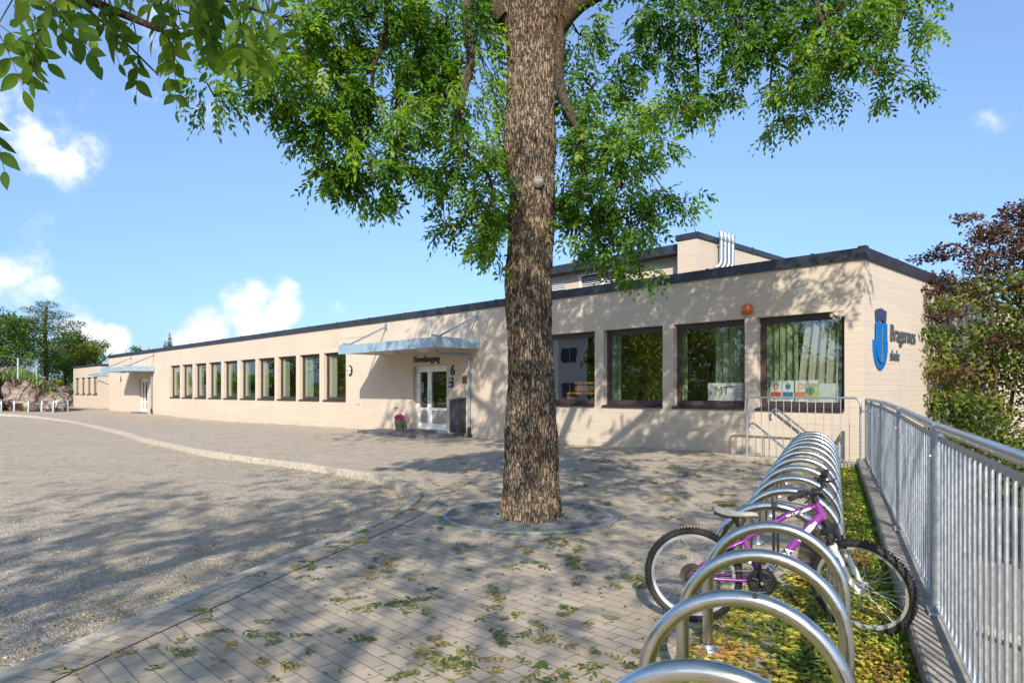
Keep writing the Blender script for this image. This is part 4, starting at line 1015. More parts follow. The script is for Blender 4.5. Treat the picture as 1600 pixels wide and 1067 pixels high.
# stem, bar, grips
m = MB(); SC = Vector((.748, 0, .880))
m.tube([HT, HT + axd * .065], .021, 12, M=SM); m.tube([HT + axd * .05, SC], .019, 12, M=SM); m.build('stem', BLK, bk, smooth=True)
m = MB(); bar = [SC + Vector((-.055, -.28, .030)), SC + Vector((-.03, -.15, .026)), SC + Vector((0, -.06, .0)), SC + Vector((0, .06, .0)), SC + Vector((-.03, .15, .026)), SC + Vector((-.055, .28, .030))]
m.tube(bar, .0115, 12, M=SM); hb = m.build('handlebar', BLK, bk, smooth=True)
for s in (-1, 1):
    m = MB(); e = SC + Vector((-.056, .285 * s, .030)); i_ = SC + Vector((-.038, .185 * s, .028))
    m.tube([e, e.lerp(i_, .08), e.lerp(i_, .5), i_], [.0165, .0165, .0155, .0175], 14, M=SM); m.tube([i_, i_.lerp(SC + Vector((-.03, .15 * s, .026)), .8)], [.025, .021], 14, M=SM); m.build('grip', RUBBER, hb, smooth=True)
    m = MB(); b0 = SC + Vector((-.03, .13 * s, .022)); m.tube([b0, b0 + Vector((.03, .0, -.005)), b0 + Vector((.05, .03 * s, -.012)), b0 + Vector((.045, .11 * s, -.02))], [.009, .009, .007, .005], 8, M=SM); m.box(-.02, .02, -.02, .02, -.012, .012, SM @ Matrix.Translation(b0)); m.build('brake_lever', BLK, hb, smooth=True)
m = MB()
for s, e in ((-1, (.82, .01, .63)), (1, (.74, .03, .74)), (-1, (.60, -.022, .70)), (1, (.866, .0, .60))):
    p0 = SC + Vector((.02, .11 * s, .03)); p3 = Vector(e); p1 = p0 + Vector((.11, -.03 * s, .01)); p2 = p3 + Vector((.10, 0, .07))
    m.tube([SM @ (p0 * (1 - q) ** 3 + p1 * 3 * q * (1 - q) ** 2 + p2 * 3 * q * q * (1 - q) + p3 * q ** 3) for q in [k / 12 for k in range(13)]], .0024, 6)
m.build('cables', BLACKP, bk, smooth=True)
# drivetrain
m = MB(); Tb = Matrix.Translation(BBp + Vector((0, -.052, 0))) @ Matrix.Rotation(R(90), 4, 'X')
for (ro, z) in ((.078, .0), (.062, -.007), (.046, -.014)):
    k = 64; vs = []
    for j in range(k):
        q = 2 * math.pi * j / k; r = ro + (.0035 if j % 2 else -.0015)
        vs += [(r * math.cos(q), r * math.sin(q), z), ((ro - .013) * math.cos(q), (ro - .013) * math.sin(q), z), (r * math.cos(q), r * math.sin(q), z + .002), ((ro - .013) * math.cos(q), (ro - .013) * math.sin(q), z + .002)]
    m.add(vs, [(4 * j, 4 * j + 1, 4 * ((j + 1) % k) + 1, 4 * ((j + 1) % k)) for j in range(k)] + [(4 * j + 2, 4 * ((j + 1) % k) + 2, 4 * ((j + 1) % k) + 3, 4 * j + 3) for j in range(k)] + [(4 * j, 4 * ((j + 1) % k), 4 * ((j + 1) % k) + 2, 4 * j + 2) for j in range(k)], Tb)
for j in range(5):
    q = j * 1.2566 + .3; m.tube([Tb @ Vector((0, 0, 0)), Tb @ Vector((.06 * math.cos(q), .06 * math.sin(q), 0))], .007, 6)
k = 40
vs = []
for j in range(k):                                                                          # plastic chain guard ring
    q = 2 * math.pi * j / k
    vs += [(.088 * math.cos(q), .088 * math.sin(q), .004), (.076 * math.cos(q), .076 * math.sin(q), .006), (.088 * math.cos(q), .088 * math.sin(q), .007), (.076 * math.cos(q), .076 * math.sin(q), .009)]
m.add(vs, [(4 * j + 2, 4 * ((j + 1) % k) + 2, 4 * ((j + 1) % k) + 3, 4 * j + 3) for j in range(k)] + [(4 * j, 4 * ((j + 1) % k), 4 * ((j + 1) % k) + 2, 4 * j + 2) for j in range(k)], Tb)
ck = m.build('crankset', BLK, bk)
m = MB(); ca = Vector((-.02, 0, .150))
m.tube([BBp + Vector((0, -.07, 0)), BBp + Vector((0, -.08, 0)) + ca], [.013, .010], 10); m.tube([BBp + Vector((0, .06, 0)), BBp + Vector((0, .075, 0)) - ca], [.012, .010], 10); m.tube([BBp + Vector((0, -.085, 0)), BBp + Vector((0, .07, 0))], .010, 10)
m.build('crank_arms', BLK, ck, smooth=True)
m = MB(); m.tube([BBp + Vector((0, -.087, 0)), BBp + Vector((0, -.078, 0))], .011, 10); m.build('crank_bolt', CHR, ck, smooth=True)
for s in (1, -1):
    pc = BBp + Vector((0, -.125 * s, 0)) + ca * s
    m = MB(); m.tube([pc + Vector((0, .05 * s, 0)), pc + Vector((0, -.04 * s, 0))], .006, 8)
    for x in (-.032, .028): m.box(pc.x + x, pc.x + x + .006, pc.y - .045, pc.y + .04, pc.z - .012, pc.z + .012)
    for y in (-.045, .034): m.box(pc.x - .032, pc.x + .034, pc.y + y, pc.y + y + .006, pc.z - .012, pc.z + .012)
    m.build('pedal', BLK, ck)
m = MB(); Th = Matrix.Translation(RH + Vector((0, -.04, 0))) @ Matrix.Rotation(R(90), 4, 'X')
for k_ in range(6):
    ro = .052 - k_ * .006; vs = []; n = 36
    for j in range(n):
        q = 2 * math.pi * j / n; r = ro + (.002 if j % 2 else -.0015); vs += [(r * math.cos(q), r * math.sin(q), k_ * .004), (r * math.cos(q), r * math.sin(q), k_ * .004 + .002)]
    m.add(vs, [(2 * j, 2 * ((j + 1) % n), 2 * ((j + 1) % n) + 1, 2 * j + 1) for j in range(n)] + [tuple(2 * j + 1 for j in range(n)), tuple(2 * j for j in range(n))], Th)
m.build('cassette', pm('cassette_steel', (.10, .09, .075), .45, .7), rw)
m = MB(); m.lathe([(.05, -.009), (.078, -.006), (.080, -.004), (.05, -.004)], 32, Th); m.build('spoke_guard', pm('guard_plastic', (.10, .085, .06), .4), rw)
m = MB(); m.tube([(.0, -.06, .285), (-.01, -.065, .25), (.012, -.065, .215)], [.013, .012, .010], 8)
m.tube([(.002, -.062, .235), (.002, -.058, .235)], .019, 14); m.tube([(.035, -.062, .185), (.035, -.058, .185)], .019, 14); m.tube([(.0, -.064, .235), (.035, -.064, .185)], .006, 8)
m.tube([(-.03, -.066, .30), (-.055, -.066, .28), (-.05, -.066, .24), (-.01, -.066, .235)], .0025, 6); m.build('derailleur', BLK, bk, smooth=True)
m = MB(); m.tube([RH + Vector((.0, -.052, .045)), BBp + Vector((0, -.052, .064))], .0038, 6); m.tube([Vector((.045, -.056, .175)), BBp + Vector((-.01, -.052, -.066))], .0038, 6)
m.tube([RH + Vector((.0, -.052, .045)), RH + Vector((-.04, -.052, .02)), RH + Vector((-.03, -.056, -.04)), Vector((.0, -.058, .22)), Vector((.045, -.056, .175))], .0035, 6)
m.tube([BBp + Vector((.063 * math.sin(q * .4), -.052, .065 * math.cos(q * .4))) for q in range(9)], .0035, 6); m.build('chain', pm('chain_steel', (.12, .10, .08), .5, .8), bk, smooth=True)
m = MB(); m.tube([(.06, .07, .29), (-.02, .12, .16), (-.09, .15, .015)], .006, 8); m.build('kickstand', BLK, bk, smooth=True)
m = MB(); m.tube([(.49, .02, .40), (.49, .02, .775)], .009, 8); m.tube([(.515, .02, .40), (.515, .02, .70)], .008, 8); m.box(.475, .508, .005, .035, .76, .79)
m.build('black_rods', BLACKP, bk, smooth=True)  # two thin black upright rods with a cap, purpose not known

# ------------------------------------------------------------ the ash tree and its crown
def limb_mesh(m, pts, r0, r1, n=10, jit=.0):
    P = [Vector(p) for p in pts]; out = smooth_3(P, 4); k = len(out)
    rs = [r0 + (r1 - r0) * (i / (k - 1)) ** .8 for i in range(k)]
    out = [p + Vector((noise.noise(p * 2.1), noise.noise(p * 2.1 + Vector((9, 0, 0))), noise.noise(p * 2.1 + Vector((0, 9, 0))))) * jit for p in out]
    rs = [r * (1 + .22 * noise.noise(p * 5)) for r, p in zip(rs, out)]
    m.tube(out, rs, n)
def smooth_3(P, sub=4):
    out = []
    for i in range(len(P) - 1):
        p0, p1, p2, p3 = P[max(i - 1, 0)], P[i], P[i + 1], P[min(i + 2, len(P) - 1)]
        for k in range(sub):
            t = k / sub; out.append(.5 * ((2 * p1) + (p2 - p0) * t + (2 * p0 - 5 * p1 + 4 * p2 - p3) * t * t + (3 * p1 - p0 - 3 * p2 + p3) * t ** 3))
    out.append(P[-1]); return out
TY = 7.95
tree = thing('ash_tree', 'big ash tree with a thick furrowed trunk growing from the round grate in the paving', 'tree', (0, 0, 0))
SIL = [(826, 781, 880), (815, 782, 878), (800, 783, 877), (780, 785, 876), (740, 788, 874), (700, 789, 873), (675, 788, 871), (650, 790, 868), (620, 792, 867), (600, 793, 866), (560, 794, 864), (520, 794, 862), (480, 791, 862), (440, 788, 862), (400, 792, 864),
       (360, 795, 866), (330, 796, 867), (300, 796, 866), (270, 795, 864), (240, 788, 868), (210, 784, 868), (180, 790, 866), (150, 793, 868), (100, 793, 870), (60, 790, 873), (30, 782, 880), (0, 775, 888), (-60, 770, 900), (-120, 778, 905)]
nr = 190; NZ = 420; zs = [EYE + (HZ - s[0]) / F * TY for s in SIL]; cxs = [((s[1] + s[2]) / 2 - 800) / F * TY for s in SIL]; rds = [(s[2] - s[1]) / 2 / F * TY * .975 for s in SIL]
Zg = np.linspace(zs[0], zs[-1], NZ); CX = np.interp(Zg, zs, cxs); RD = np.interp(Zg, zs, rds)
vs = []
for i in range(NZ):
    z = Zg[i]
    for j in range(nr):
        q = 2 * math.pi * j / nr; c, s = math.cos(q), math.sin(q)
        qq = Vector((c * 2.1, s * 2.1, z * .55))
        a = noise.noise(qq * 6.2 + Vector((noise.noise(Vector((c, s, z * 2.1)) * 2.2) * .9, 0, 0)))
        b = noise.noise(Vector((c * 13 + noise.noise(Vector((c, s, z * 3)) * 2) * 1.2, s * 13, z * 3.1)))
        c3 = noise.noise(Vector((c * 26, s * 26, z * 9)))
        ridge = (1 - abs(a) * 2.4) * .010 + (1 - abs(b) * 2.6) * .016 + c3 * .006
        big = noise.noise(Vector((c * 1.2, s * 1.2, z * 1.1))) * .034
        r = RD[i] + ridge - .010 + big * (.5 if abs(c) > .8 else 1)
        if i < 26: r += .045 * (1 - i / 26) ** 2 * (1 + .9 * math.sin(q * 5 + 1) + .4 * math.sin(q * 11))
        vs.append((CX[i] + c * r, TY + s * r, z))
m = MB(); m.add(vs, [(i * nr + j, i * nr + (j + 1) % nr, (i + 1) * nr + (j + 1) % nr, (i + 1) * nr + j) for i in range(NZ - 1) for j in range(nr)])
trunk = m.build('trunk', BARK, tree, smooth=False); trunk.data.polygons.foreach_set('use_smooth', [True] * len(trunk.data.polygons))
kn = at(841, 281, TY - .285); m = MB(); Mx = Matrix.Translation(kn) @ Matrix.Rotation(R(72), 4, 'X')
m.lathe([(.07, -.05), (.055, .0), (.042, .010), (.034, .014), (.024, .008), (.001, .009)], 18, Mx)
m.build('branch_stub', pm('cut_wood', (.23, .20, .165), .85, nscale=25, nvar=.35, bump=1, bscale=60), trunk, smooth=True)
kn = at(822, 573, TY - .27); m = MB(); Mx = Matrix.Translation(kn) @ Matrix.Rotation(R(85), 4, 'X'); m.lathe([(.12, -.05), (.09, .01), (.055, .03), (.04, .012), (.001, .01)], 16, Mx); m.build('knot', BARK, trunk, smooth=True)
m = MB()
def A(px, py, Y): return at(px, py, Y)
limb_mesh(m, [A(800, 30, TY), A(780, -10, TY), A(740, -80, TY - .2), A(640, -220, TY - .6), A(520, -320, TY - 1)], .20, .09, 14)
limb_mesh(m, [A(862, 45, TY), A(895, 12, TY), A(950, -25, TY - .1), A(1060, -90, TY - .3), A(1220, -170, TY - .4), A(1400, -240, TY)], .155, .07, 14)
limb_mesh(m, [(.2, 7.95, 6.2), (.15, 8.3, 7.5), (.5, 8.7, 9.0), (.3, 9.2, 11.5)], .30, .10, 14)
limb_mesh(m, [(.2, 7.95, 6.3), (-.8, 8.9, 7.6), (-2.4, 10.2, 9.)], .17, .06, 10)
limb_mesh(m, [(.2, 7.95, 6.3), (1.4, 9.0, 7.8), (3.2, 10.4, 9.2)], .17, .06, 10)
hang = [([(868, 10), (873, 60), (874, 125), (888, 175), (906, 210), (908, 250)], .075, .04, 7.8, 8.0), ([(908, 250), (918, 300), (930, 340), (925, 400), (960, 440)], .035, .012, 7.9, 7.7),
        ([(735, -60), (733, 20), (734, 100), (722, 160), (708, 200), (706, 230)], .055, .035, 7.5, 7.4), ([(706, 230), (740, 250), (768, 285), (760, 350), (745, 400)], .03, .012, 7.4, 7.7),
        ([(612, -60), (606, 20), (600, 70), (583, 115), (577, 190)], .045, .018, 7.0, 7.1), ([(577, 115), (560, 60), (545, 20), (560, -60)], .03, .04, 7.1, 7.0), ([(577, 190), (560, 260), (575, 310)], .016, .006, 7.1, 7.2),
        ([(478, -30), (474, 30), (478, 70), (474, 95)], .022, .01, 6.6, 6.5), ([(1160, -60), (1190, 10), (1208, 90), (1250, 115)], .03, .012, 8.2, 8.3), ([(1208, 90), (1208, 150), (1235, 200)], .014, .006, 8.3, 8.3),
        ([(1270, -60), (1280, 20), (1310, 60), (1370, 120)], .04, .012, 7.6, 7.5), ([(1078, -40), (1085, 60), (1090, 130), (1060, 190)], .03, .008, 8.4, 8.2), ([(1140, -10), (1180, 70), (1230, 100)], .016, .006, 7.9, 8.),
        ([(908, 240), (960, 230), (1000, 250), (1040, 300)], .016, .006, 7.9, 7.6), ([(930, 340), (985, 350), (1040, 320)], .012, .005, 7.8, 7.6), ([(540, 20), (470, 60), (420, 110), (350, 150)], .02, .006, 7.0, 6.6),
        ([(1400, -240), (1420, -60), (1400, 60), (1380, 120)], .05, .01, 8., 7.8), ([(706, 230), (690, 160), (660, 90), (640, 20)], .014, .008, 7.4, 7.8), ([(760, 350), (700, 350), (690, 300)], .01, .004, 7.6, 7.6)]
for pts, r0, r1, ya, yb_ in hang:
    limb_mesh(m, [A(p[0], p[1], ya + (yb_ - ya) * k / (len(pts) - 1)) for k, p in enumerate(pts)], r0, r1, 9, .03)
tw = m
# foliage: (px, py, rx, ry, Y, weight)
CLU = [(335, 162, 40, 20, 6.4, .8), (385, 110, 42, 45, 6.5, .8), (440, 55, 50, 55, 6.6, .9), (452, 145, 38, 40, 6.6, .9), (500, 60, 55, 70, 6.8, 1), (525, 130, 48, 55, 6.9, 1), (430, 175, 25, 20, 6.5, .4), (470, 180, 20, 18, 6.7, .4),
       (575, 60, 70, 75, 7.0, 1.5), (545, 175, 55, 50, 7.0, 1.1), (500, 235, 42, 30, 7.0, .8), (555, 245, 62, 50, 7.1, 1.3), (492, 285, 36, 18, 7.0, .5), (580, 290, 30, 38, 7.1, .8), (532, 285, 35, 22, 7.1, .7), (620, 190, 55, 70, 7.3, 1.3),
       (650, 110, 50, 70, 7.5, 1.1), (655, 275, 22, 35, 7.4, .6), (620, 270, 30, 25, 7.3, .5), (700, 70, 55, 75, 7.6, 1.3), (695, 180, 50, 55, 7.5, 1.1), (745, 120, 45, 90, 8.1, 1.1), (735, 250, 50, 40, 7.6, 1.), (740, 320, 48, 40, 7.6, 1.1), (700, 300, 26, 24, 7.6, .5), (696, 375, 24, 22, 7.5, .45),
       (745, 385, 36, 32, 7.7, .8), (770, 420, 18, 22, 7.8, .35), (775, 230, 25, 60, 8.3, .7), (770, 330, 25, 50, 8.2, .7), (630, 20, 60, 40, 7.2, .9), (760, 20, 45, 50, 8.3, .8),
       (905, 80, 38, 50, 8.2, .9), (885, 200, 25, 60, 8.5, .8), (925, 160, 45, 42, 8.2, 1.1), (965, 120, 45, 34, 8.3, .9), (1010, 35, 24, 40, 8.1, .7), (1000, 190, 40, 30, 8.2, .7), (1060, 50, 60, 50, 8.2, 1.0), (1040, 125, 50, 38, 8.2, .85), (1090, 155, 48, 34, 8.3, .8), (1065, 185, 38, 12, 8.2, .35), (1105, 182, 18, 14, 8.3, .2),
       (1150, 70, 60, 60, 8., 1.1), (1170, 145, 45, 26, 8.1, .5), (1215, 50, 70, 55, 8., 1.2), (1235, 125, 55, 42, 8.1, .9), (1225, 200, 30, 20, 8.3, .4), (1255, 175, 30, 20, 8.2, .35), (1300, 50, 70, 52, 7.6, 1.1), (1320, 120, 60, 38, 7.6, .8), (1375, 60, 60, 50, 7.6, .9), (1400, 130, 38, 32, 7.6, .55), (1440, 30, 35, 24, 7.7, .35), (1465, 10, 25, 14, 7.8, .2), (1340, 10, 110, 24, 7.8, .9), (1150, 8, 130, 22, 8.1, .8), (1285, 95, 60, 30, 7.8, .6), (1430, 70, 25, 26, 7.6, .25),
       (900, 255, 38, 48, 8.0, .8), (950, 235, 52, 44, 7.9, 1.1), (1000, 250, 48, 38, 7.8, .9), (1035, 240, 26, 18, 7.8, .3), (915, 320, 44, 40, 7.9, .9), (975, 310, 55, 44, 7.7, 1.1), (1030, 315, 40, 30, 7.6, .7), (1068, 325, 20, 14, 7.6, .2), (930, 375, 48, 34, 7.8, .9), (985, 365, 46, 32, 7.7, .8), (955, 410, 42, 24, 7.7, .55), (1000, 440, 17, 20, 7.6, .3), (890, 385, 22, 24, 7.9, .35), (880, 320, 20, 40, 8.1, .5)]
Pl, Dl, Nl, Tl = [], [], [], []
for (px, py, rx, ry, Y, w) in CLU:
    n = int(74 * w * (rx * ry / 2000) ** .5 * 1.15) + 6
    sx, sz = rx / F * Y, ry / F * Y; c = np.array(A(px, py, Y))
    d = rand_dirs(n) * (rng.uniform(0, 1, (n, 1)) ** .42)
    ks = max(3, n // 9); sc_ = rand_dirs(ks) * (rng.uniform(0, 1, (ks, 1)) ** .4); d = sc_[rng.integers(0, ks, n)] * .9 + rng.normal(0, .15, (n, 3))
    p = c + d * np.array([sx, .55 * (sx + sz) / 2 + .25, sz]) * .98
    p[:, 2] += .13
    Pl.append(p); out = nrm(d * np.array([1, .6, .6]) + np.array([0, 0, -.45]) + rng.normal(0, .35, (n, 3))); Dl.append(out)
    Nl.append(nrm(np.array([0, -.35, .8]) + rng.normal(0, .45, (n, 3)))); Tl.append(np.clip(rng.normal(.45, .2) + rng.normal(0, .18, n), 0, 1))
    for q in range(max(3, n // 7)):
        e = Vector(p[rng.integers(n)]); cc = Vector(c) + Vector((0, 0, sz * .5))
        tw.tube([cc, cc.lerp(e, .5) + Vector((0, 0, .05)), e], [.008, .005, .002], 5)
tw.build('limbs', BARK2, tree, smooth=True)
P_ = np.concatenate(Pl); n = len(P_); print('visible compound leaves', n)
part1 = compound(P_, np.concatenate(Dl), np.concatenate(Nl), rng.uniform(.20, .30, n), 4, rng.uniform(.070, .095, n), rng.uniform(.030, .040, n), np.concatenate(Tl))
# the crown above the frame
def ell(c, r, n, zmin=None, shell=.5):
    d = rand_dirs(n) * (rng.uniform(0, 1, (n, 1)) ** shell); p = np.array(c) + d * np.array(r)
    q = np.array([noise.noise(Vector(v) * .75) for v in p]); k = q > -.12
    if zmin is not None: k &= p[:, 2] > zmin
    return p[k]
def zlim(p):   # keep the generic crown above the camera's view
    return p[(p[:, 2] - EYE) / np.maximum(p[:, 1], .1) > (HZ + 25) / F]
P2 = np.concatenate([zlim(ell((-.2, 11.0, 9.4), (5.6, 3.6, 3.6), 5200)), zlim(ell((3.9, 8.2, 7.7), (3.0, 1.8, 1.7), 1500)), zlim(ell((-.3, 8.4, 8.1), (3.4, 1.9, 1.7), 1300)), zlim(ell((3.2, 10.4, 8.2), (3.8, 2.6, 2.4), 2300)), zlim(ell((-4, 10.4, 8), (3.4, 2.6, 2.2), 1300))]); n = len(P2)
part2 = compound(P2, rand_dirs(n) + np.array([0, 0, -.4]), nrm(np.array([0, 0, 1.]) + rng.normal(0, .5, (n, 3))), rng.uniform(.26, .36, n), 3, rng.uniform(.13, .17, n), rng.uniform(.055, .07, n), rng.uniform(.2, .7, n))
V, Fq, T = merge_vf([part1, part2]); np_mesh('crown', V, Fq, LEAFG, T, tree)

# ash tree behind the camera: its branch hangs into the upper left corner
t2 = thing('ash_tree', 'nearer ash tree whose large leaves hang into the upper left corner', 'tree', (0, 0, 0))
m = MB(); limb_mesh(m, [(-5.2, -3.4, -.1), (-5.15, -3.4, 1.5), (-5.0, -3.3, 3.0), (-4.6, -3.2, 4.6)], .30, .20, 18, .02); m.build('trunk', BARK, t2, smooth=True)
m = MB()
limb_mesh(m, [(-4.7, -3.2, 4.3), (-3.6, -3.6, 6.5), (-2.8, -4.4, 8.6)], .18, .05); limb_mesh(m, [(-4.7, -3.2, 4.2), (-6.5, -3.8, 6.3), (-7.6, -4.4, 8.)], .15, .05)
limb_mesh(m, [(-4.65, -3.2, 4.0), (-4.0, -1.4, 4.1), (-3.4, .6, 3.75), (-2.75, 1.9, 3.4), (-2.05, 2.6, 3.17), (-1.42, 2.75, 2.93)], .10, .012, 10, .02)
limb_mesh(m, [(-2.4, 2.3, 3.27), (-2.0, 2.6, 3.22), (-1.5, 2.85, 3.2), (-.98, 3.05, 3.13)], .014, .004, 8)
limb_mesh(m, [(-2.05, 2.6, 3.17), (-1.75, 2.8, 3.05), (-1.5, 2.9, 2.82)], .012, .003, 8)
m.build('limbs', BARK2, t2, smooth=True)
NL = [(30, 60, 2.5), (60, 10, 2.6), (10, 120, 2.45), (110, 40, 2.6), (150, 20, 2.7), (90, 90, 2.6), (180, 60, 2.75), (215, 20, 2.8), (240, 70, 2.8), (270, 30, 2.85), (300, 60, 2.9), (330, 25, 2.9), (350, 80, 2.95), (385, 50, 2.95), (400, 95, 3.0), (420, 110, 3.), (365, 115, 2.95), (320, 105, 2.9), (290, 95, 2.85), (135, 80, 2.7), (70, 60, 2.6), (20, 15, 2.5), (200, -10, 2.8), (330, -10, 2.9), (420, 20, 3.), (260, 5, 2.8), (310, 130, 2.9), (12, 165, 2.45), (410, 65, 3.0), (50, 100, 2.5), (160, 70, 2.7), (120, -5, 2.6), (380, 10, 3.0), (345, 50, 2.9), (230, 45, 2.75)]
Pn, Dn_, Nn_, Tn = [], [], [], []
for px, py, Y in NL:
    for k in range(2 if rng.random() < .6 else 1):
        p = np.array(A(px + rng.normal(0, 14) - 18 * (k), py - 66 + rng.normal(0, 12), Y + rng.normal(0, .12)))
        Pn.append(p); Dn_.append([rng.normal(.25, .45), rng.normal(.0, .3), -.75 + rng.normal(0, .2)]); Nn_.append([rng.normal(-.1, .3), -.75, .35 + rng.normal(0, .2)]); Tn.append(rng.uniform(.1, .9))
Pn.append(np.array(A(272, 85, 2.9))); Dn_.append([.05, 0, -1]); Nn_.append([0, -1, .1]); Tn.append(.2)
Pn.append(np.array(A(216, 72, 2.85))); Dn_.append([-.05, 0, -1]); Nn_.append([0, -1, .1]); Tn.append(.2)
Pn.append(np.array(A(-18, 165, 2.4))); Dn_.append([.3, 0, -1]); Nn_.append([0, -1, .1]); Tn.append(.2)
n = len(Pn)
nl_len = rng.uniform(.16, .21, n)
nl = compound(np.array(Pn), np.array(Dn_), np.array(Nn_), nl_len, 3, rng.uniform(.070, .094, n), rng.uniform(.031, .041, n), np.array(Tn), True)
np_mesh('near_foliage', nl[0], nl[1], LEAFN, nl[2], t2)
m = MB(); spine = smooth_3([Vector(q) for q in [(-4.0, -1.4, 4.1), (-3.4, .6, 3.75), (-2.75, 1.9, 3.4), (-2.05, 2.6, 3.17), (-1.42, 2.75, 2.93)]], 8) + smooth_3([Vector(q) for q in [(-2.4, 2.3, 3.27), (-2.0, 2.6, 3.22), (-1.5, 2.85, 3.2), (-.98, 3.05, 3.13)]], 8)
LRn = nl_len
for k in range(n):
    p = Vector(Pn[k]); d = Vector(Dn_[k]).normalized(); l = float(LRn[k])
    m.tube([p, p + d * l * .5 - Vector((0, 0, l * .055)), p + d * l - Vector((0, 0, l * .22))], [.0022, .0017, .001], 5)
    c = min(spine, key=lambda q: (q - p).length); u = p.lerp(c, .5) + Vector((0, 0, .03))
    if (c - p).length < .34: m.tube([p, u, c], [.0022, .003, .0035], 5)
m.build('leaf_stems', pm('green_twig', (.10, .12, .03), .6), t2, smooth=True)
def behind(p): return p[(p[:, 1] < .2) & (p[:, 2] > 3.4) | ((p[:, 2] - EYE) > .72 * p[:, 1] + .4) & (p[:, 2] > 4.4)]
P3 = behind(np.concatenate([ell((-5.6, -4.5, 7.6), (4.4, 3.8, 2.9), 740), ell((-2.2, -2.6, 6.6), (3.4, 3.0, 2.1), 900), ell((-10, -3, 6.6), (3.2, 3.2, 2.2), 260), ell((.2, .4, 7.4), (1.7, 1.9, 1.1), 330)])); n = len(P3)
v, f, tt = compound(P3, rand_dirs(n) + np.array([0, 0, -.4]), nrm(np.array([0, 0, 1.]) + rng.normal(0, .5, (n, 3))), rng.uniform(.28, .38, n), 3, rng.uniform(.14, .18, n), rng.uniform(.06, .075, n), rng.uniform(.2, .8, n)); np_mesh('crown', v, f, LEAFG, tt, t2)
t3 = thing('ash_tree', 'ash tree standing behind the camera beyond the hoop row, out of the picture', 'tree', (0, 0, 0))
m = MB(); limb_mesh(m, [(2.2, -4.6, -.1), (2.25, -4.6, 2.0), (2.1, -4.7, 4.2), (2.0, -4.9, 7.5)], .24, .07, 14, .02); m.build('trunk', BARK, t3, smooth=True)
P3 = behind(np.concatenate([ell((1.1, -2.6, 7.2), (2.3, 2.6, 2.0), 620), ell((4.0, -1.0, 7.2), (2.0, 1.8, 1.4), 170), ell((2.4, .8, 7.2), (2.0, 1.6, 1.2), 240)])); n = len(P3)
v, f, tt = compound(P3, rand_dirs(n) + np.array([0, 0, -.4]), nrm(np.array([0, 0, 1.]) + rng.normal(0, .5, (n, 3))), rng.uniform(.28, .38, n), 3, rng.uniform(.14, .18, n), rng.uniform(.06, .075, n), rng.uniform(.2, .8, n)); np_mesh('crown', v, f, LEAFG, tt, t3)

t4 = thing('ash_tree', 'third ash tree far behind the camera, out of the picture', 'tree', (0, 0, 0))
m = MB(); limb_mesh(m, [(-2.0, -9.5, -.1), (-2.0, -9.5, 2.5), (-1.9, -9.3, 4.8), (-1.8, -8.9, 8.2)], .26, .07, 14, .02); m.build('trunk', BARK, t4, smooth=True)
P3 = behind(np.concatenate([ell((-2.4, -8.0, 7.6), (3.6, 2.9, 2.3), 560), ell((-6.4, -8.6, 7.2), (3.2, 3, 2.2), 300)])); n = len(P3)
v, f, tt = compound(P3, rand_dirs(n) + np.array([0, 0, -.4]), nrm(np.array([0, 0, 1.]) + rng.normal(0, .5, (n, 3))), rng.uniform(.28, .38, n), 3, rng.uniform(.14, .18, n), rng.uniform(.06, .075, n), rng.uniform(.2, .8, n)); np_mesh('crown', v, f, LEAFG, tt, t4)

# ------------------------------------------------------------ tree grate
gt = thing('tree_grate', 'round galvanised steel grate around the foot of the trunk', 'tree grate', (.22, 8.1, .0))
Rg = 1.03
m = MB(); m.lathe([(Rg - .035, .022), (Rg - .035, .030), (Rg, .032), (Rg + .008, .028), (Rg + .008, .0)], 96); m.build('outer_ring', pm('grate_zinc', (.24, .28, .30), .55, .4, nscale=10, nvar=.2), gt, smooth=True)
m = MB(); hole = .44
def chord(off, ang):
    h = math.sqrt(max(0, (Rg - .03) ** 2 - off * off)); segs = [(-h, h)]
    if abs(off) < hole: k = math.sqrt(hole ** 2 - off * off); segs = [(-h, -k), (k, h)]
    Mx = Matrix.Rotation(ang, 4, 'Z')
    for a, b in segs:
        if b - a > .02: m.box(a, b, off - .003, off + .003, .008, .024, Mx)
k = -Rg + .05
while k < Rg - .04: chord(k, R(28)); chord(k, R(-35)); k += .034
m.build('mesh_panel', pm('grate_bars', (.15, .16, .165), .7, .15, nscale=9, nvar=.3), gt)
m = MB(); m.lathe([(hole - .02, .02), (hole - .02, .034), (hole + .015, .034), (hole + .02, .02)], 8); m.build('inner_ring', pm('grate_zinc', (.34, .42, .46), .45, .5), gt)
m = MB(); m.lathe([(.001, .006), (Rg - .01, .006)], 64); m.build('tree_pit', pm('pit_soil', (.06, .05, .035), .95, nscale=20, nvar=.5), gt)

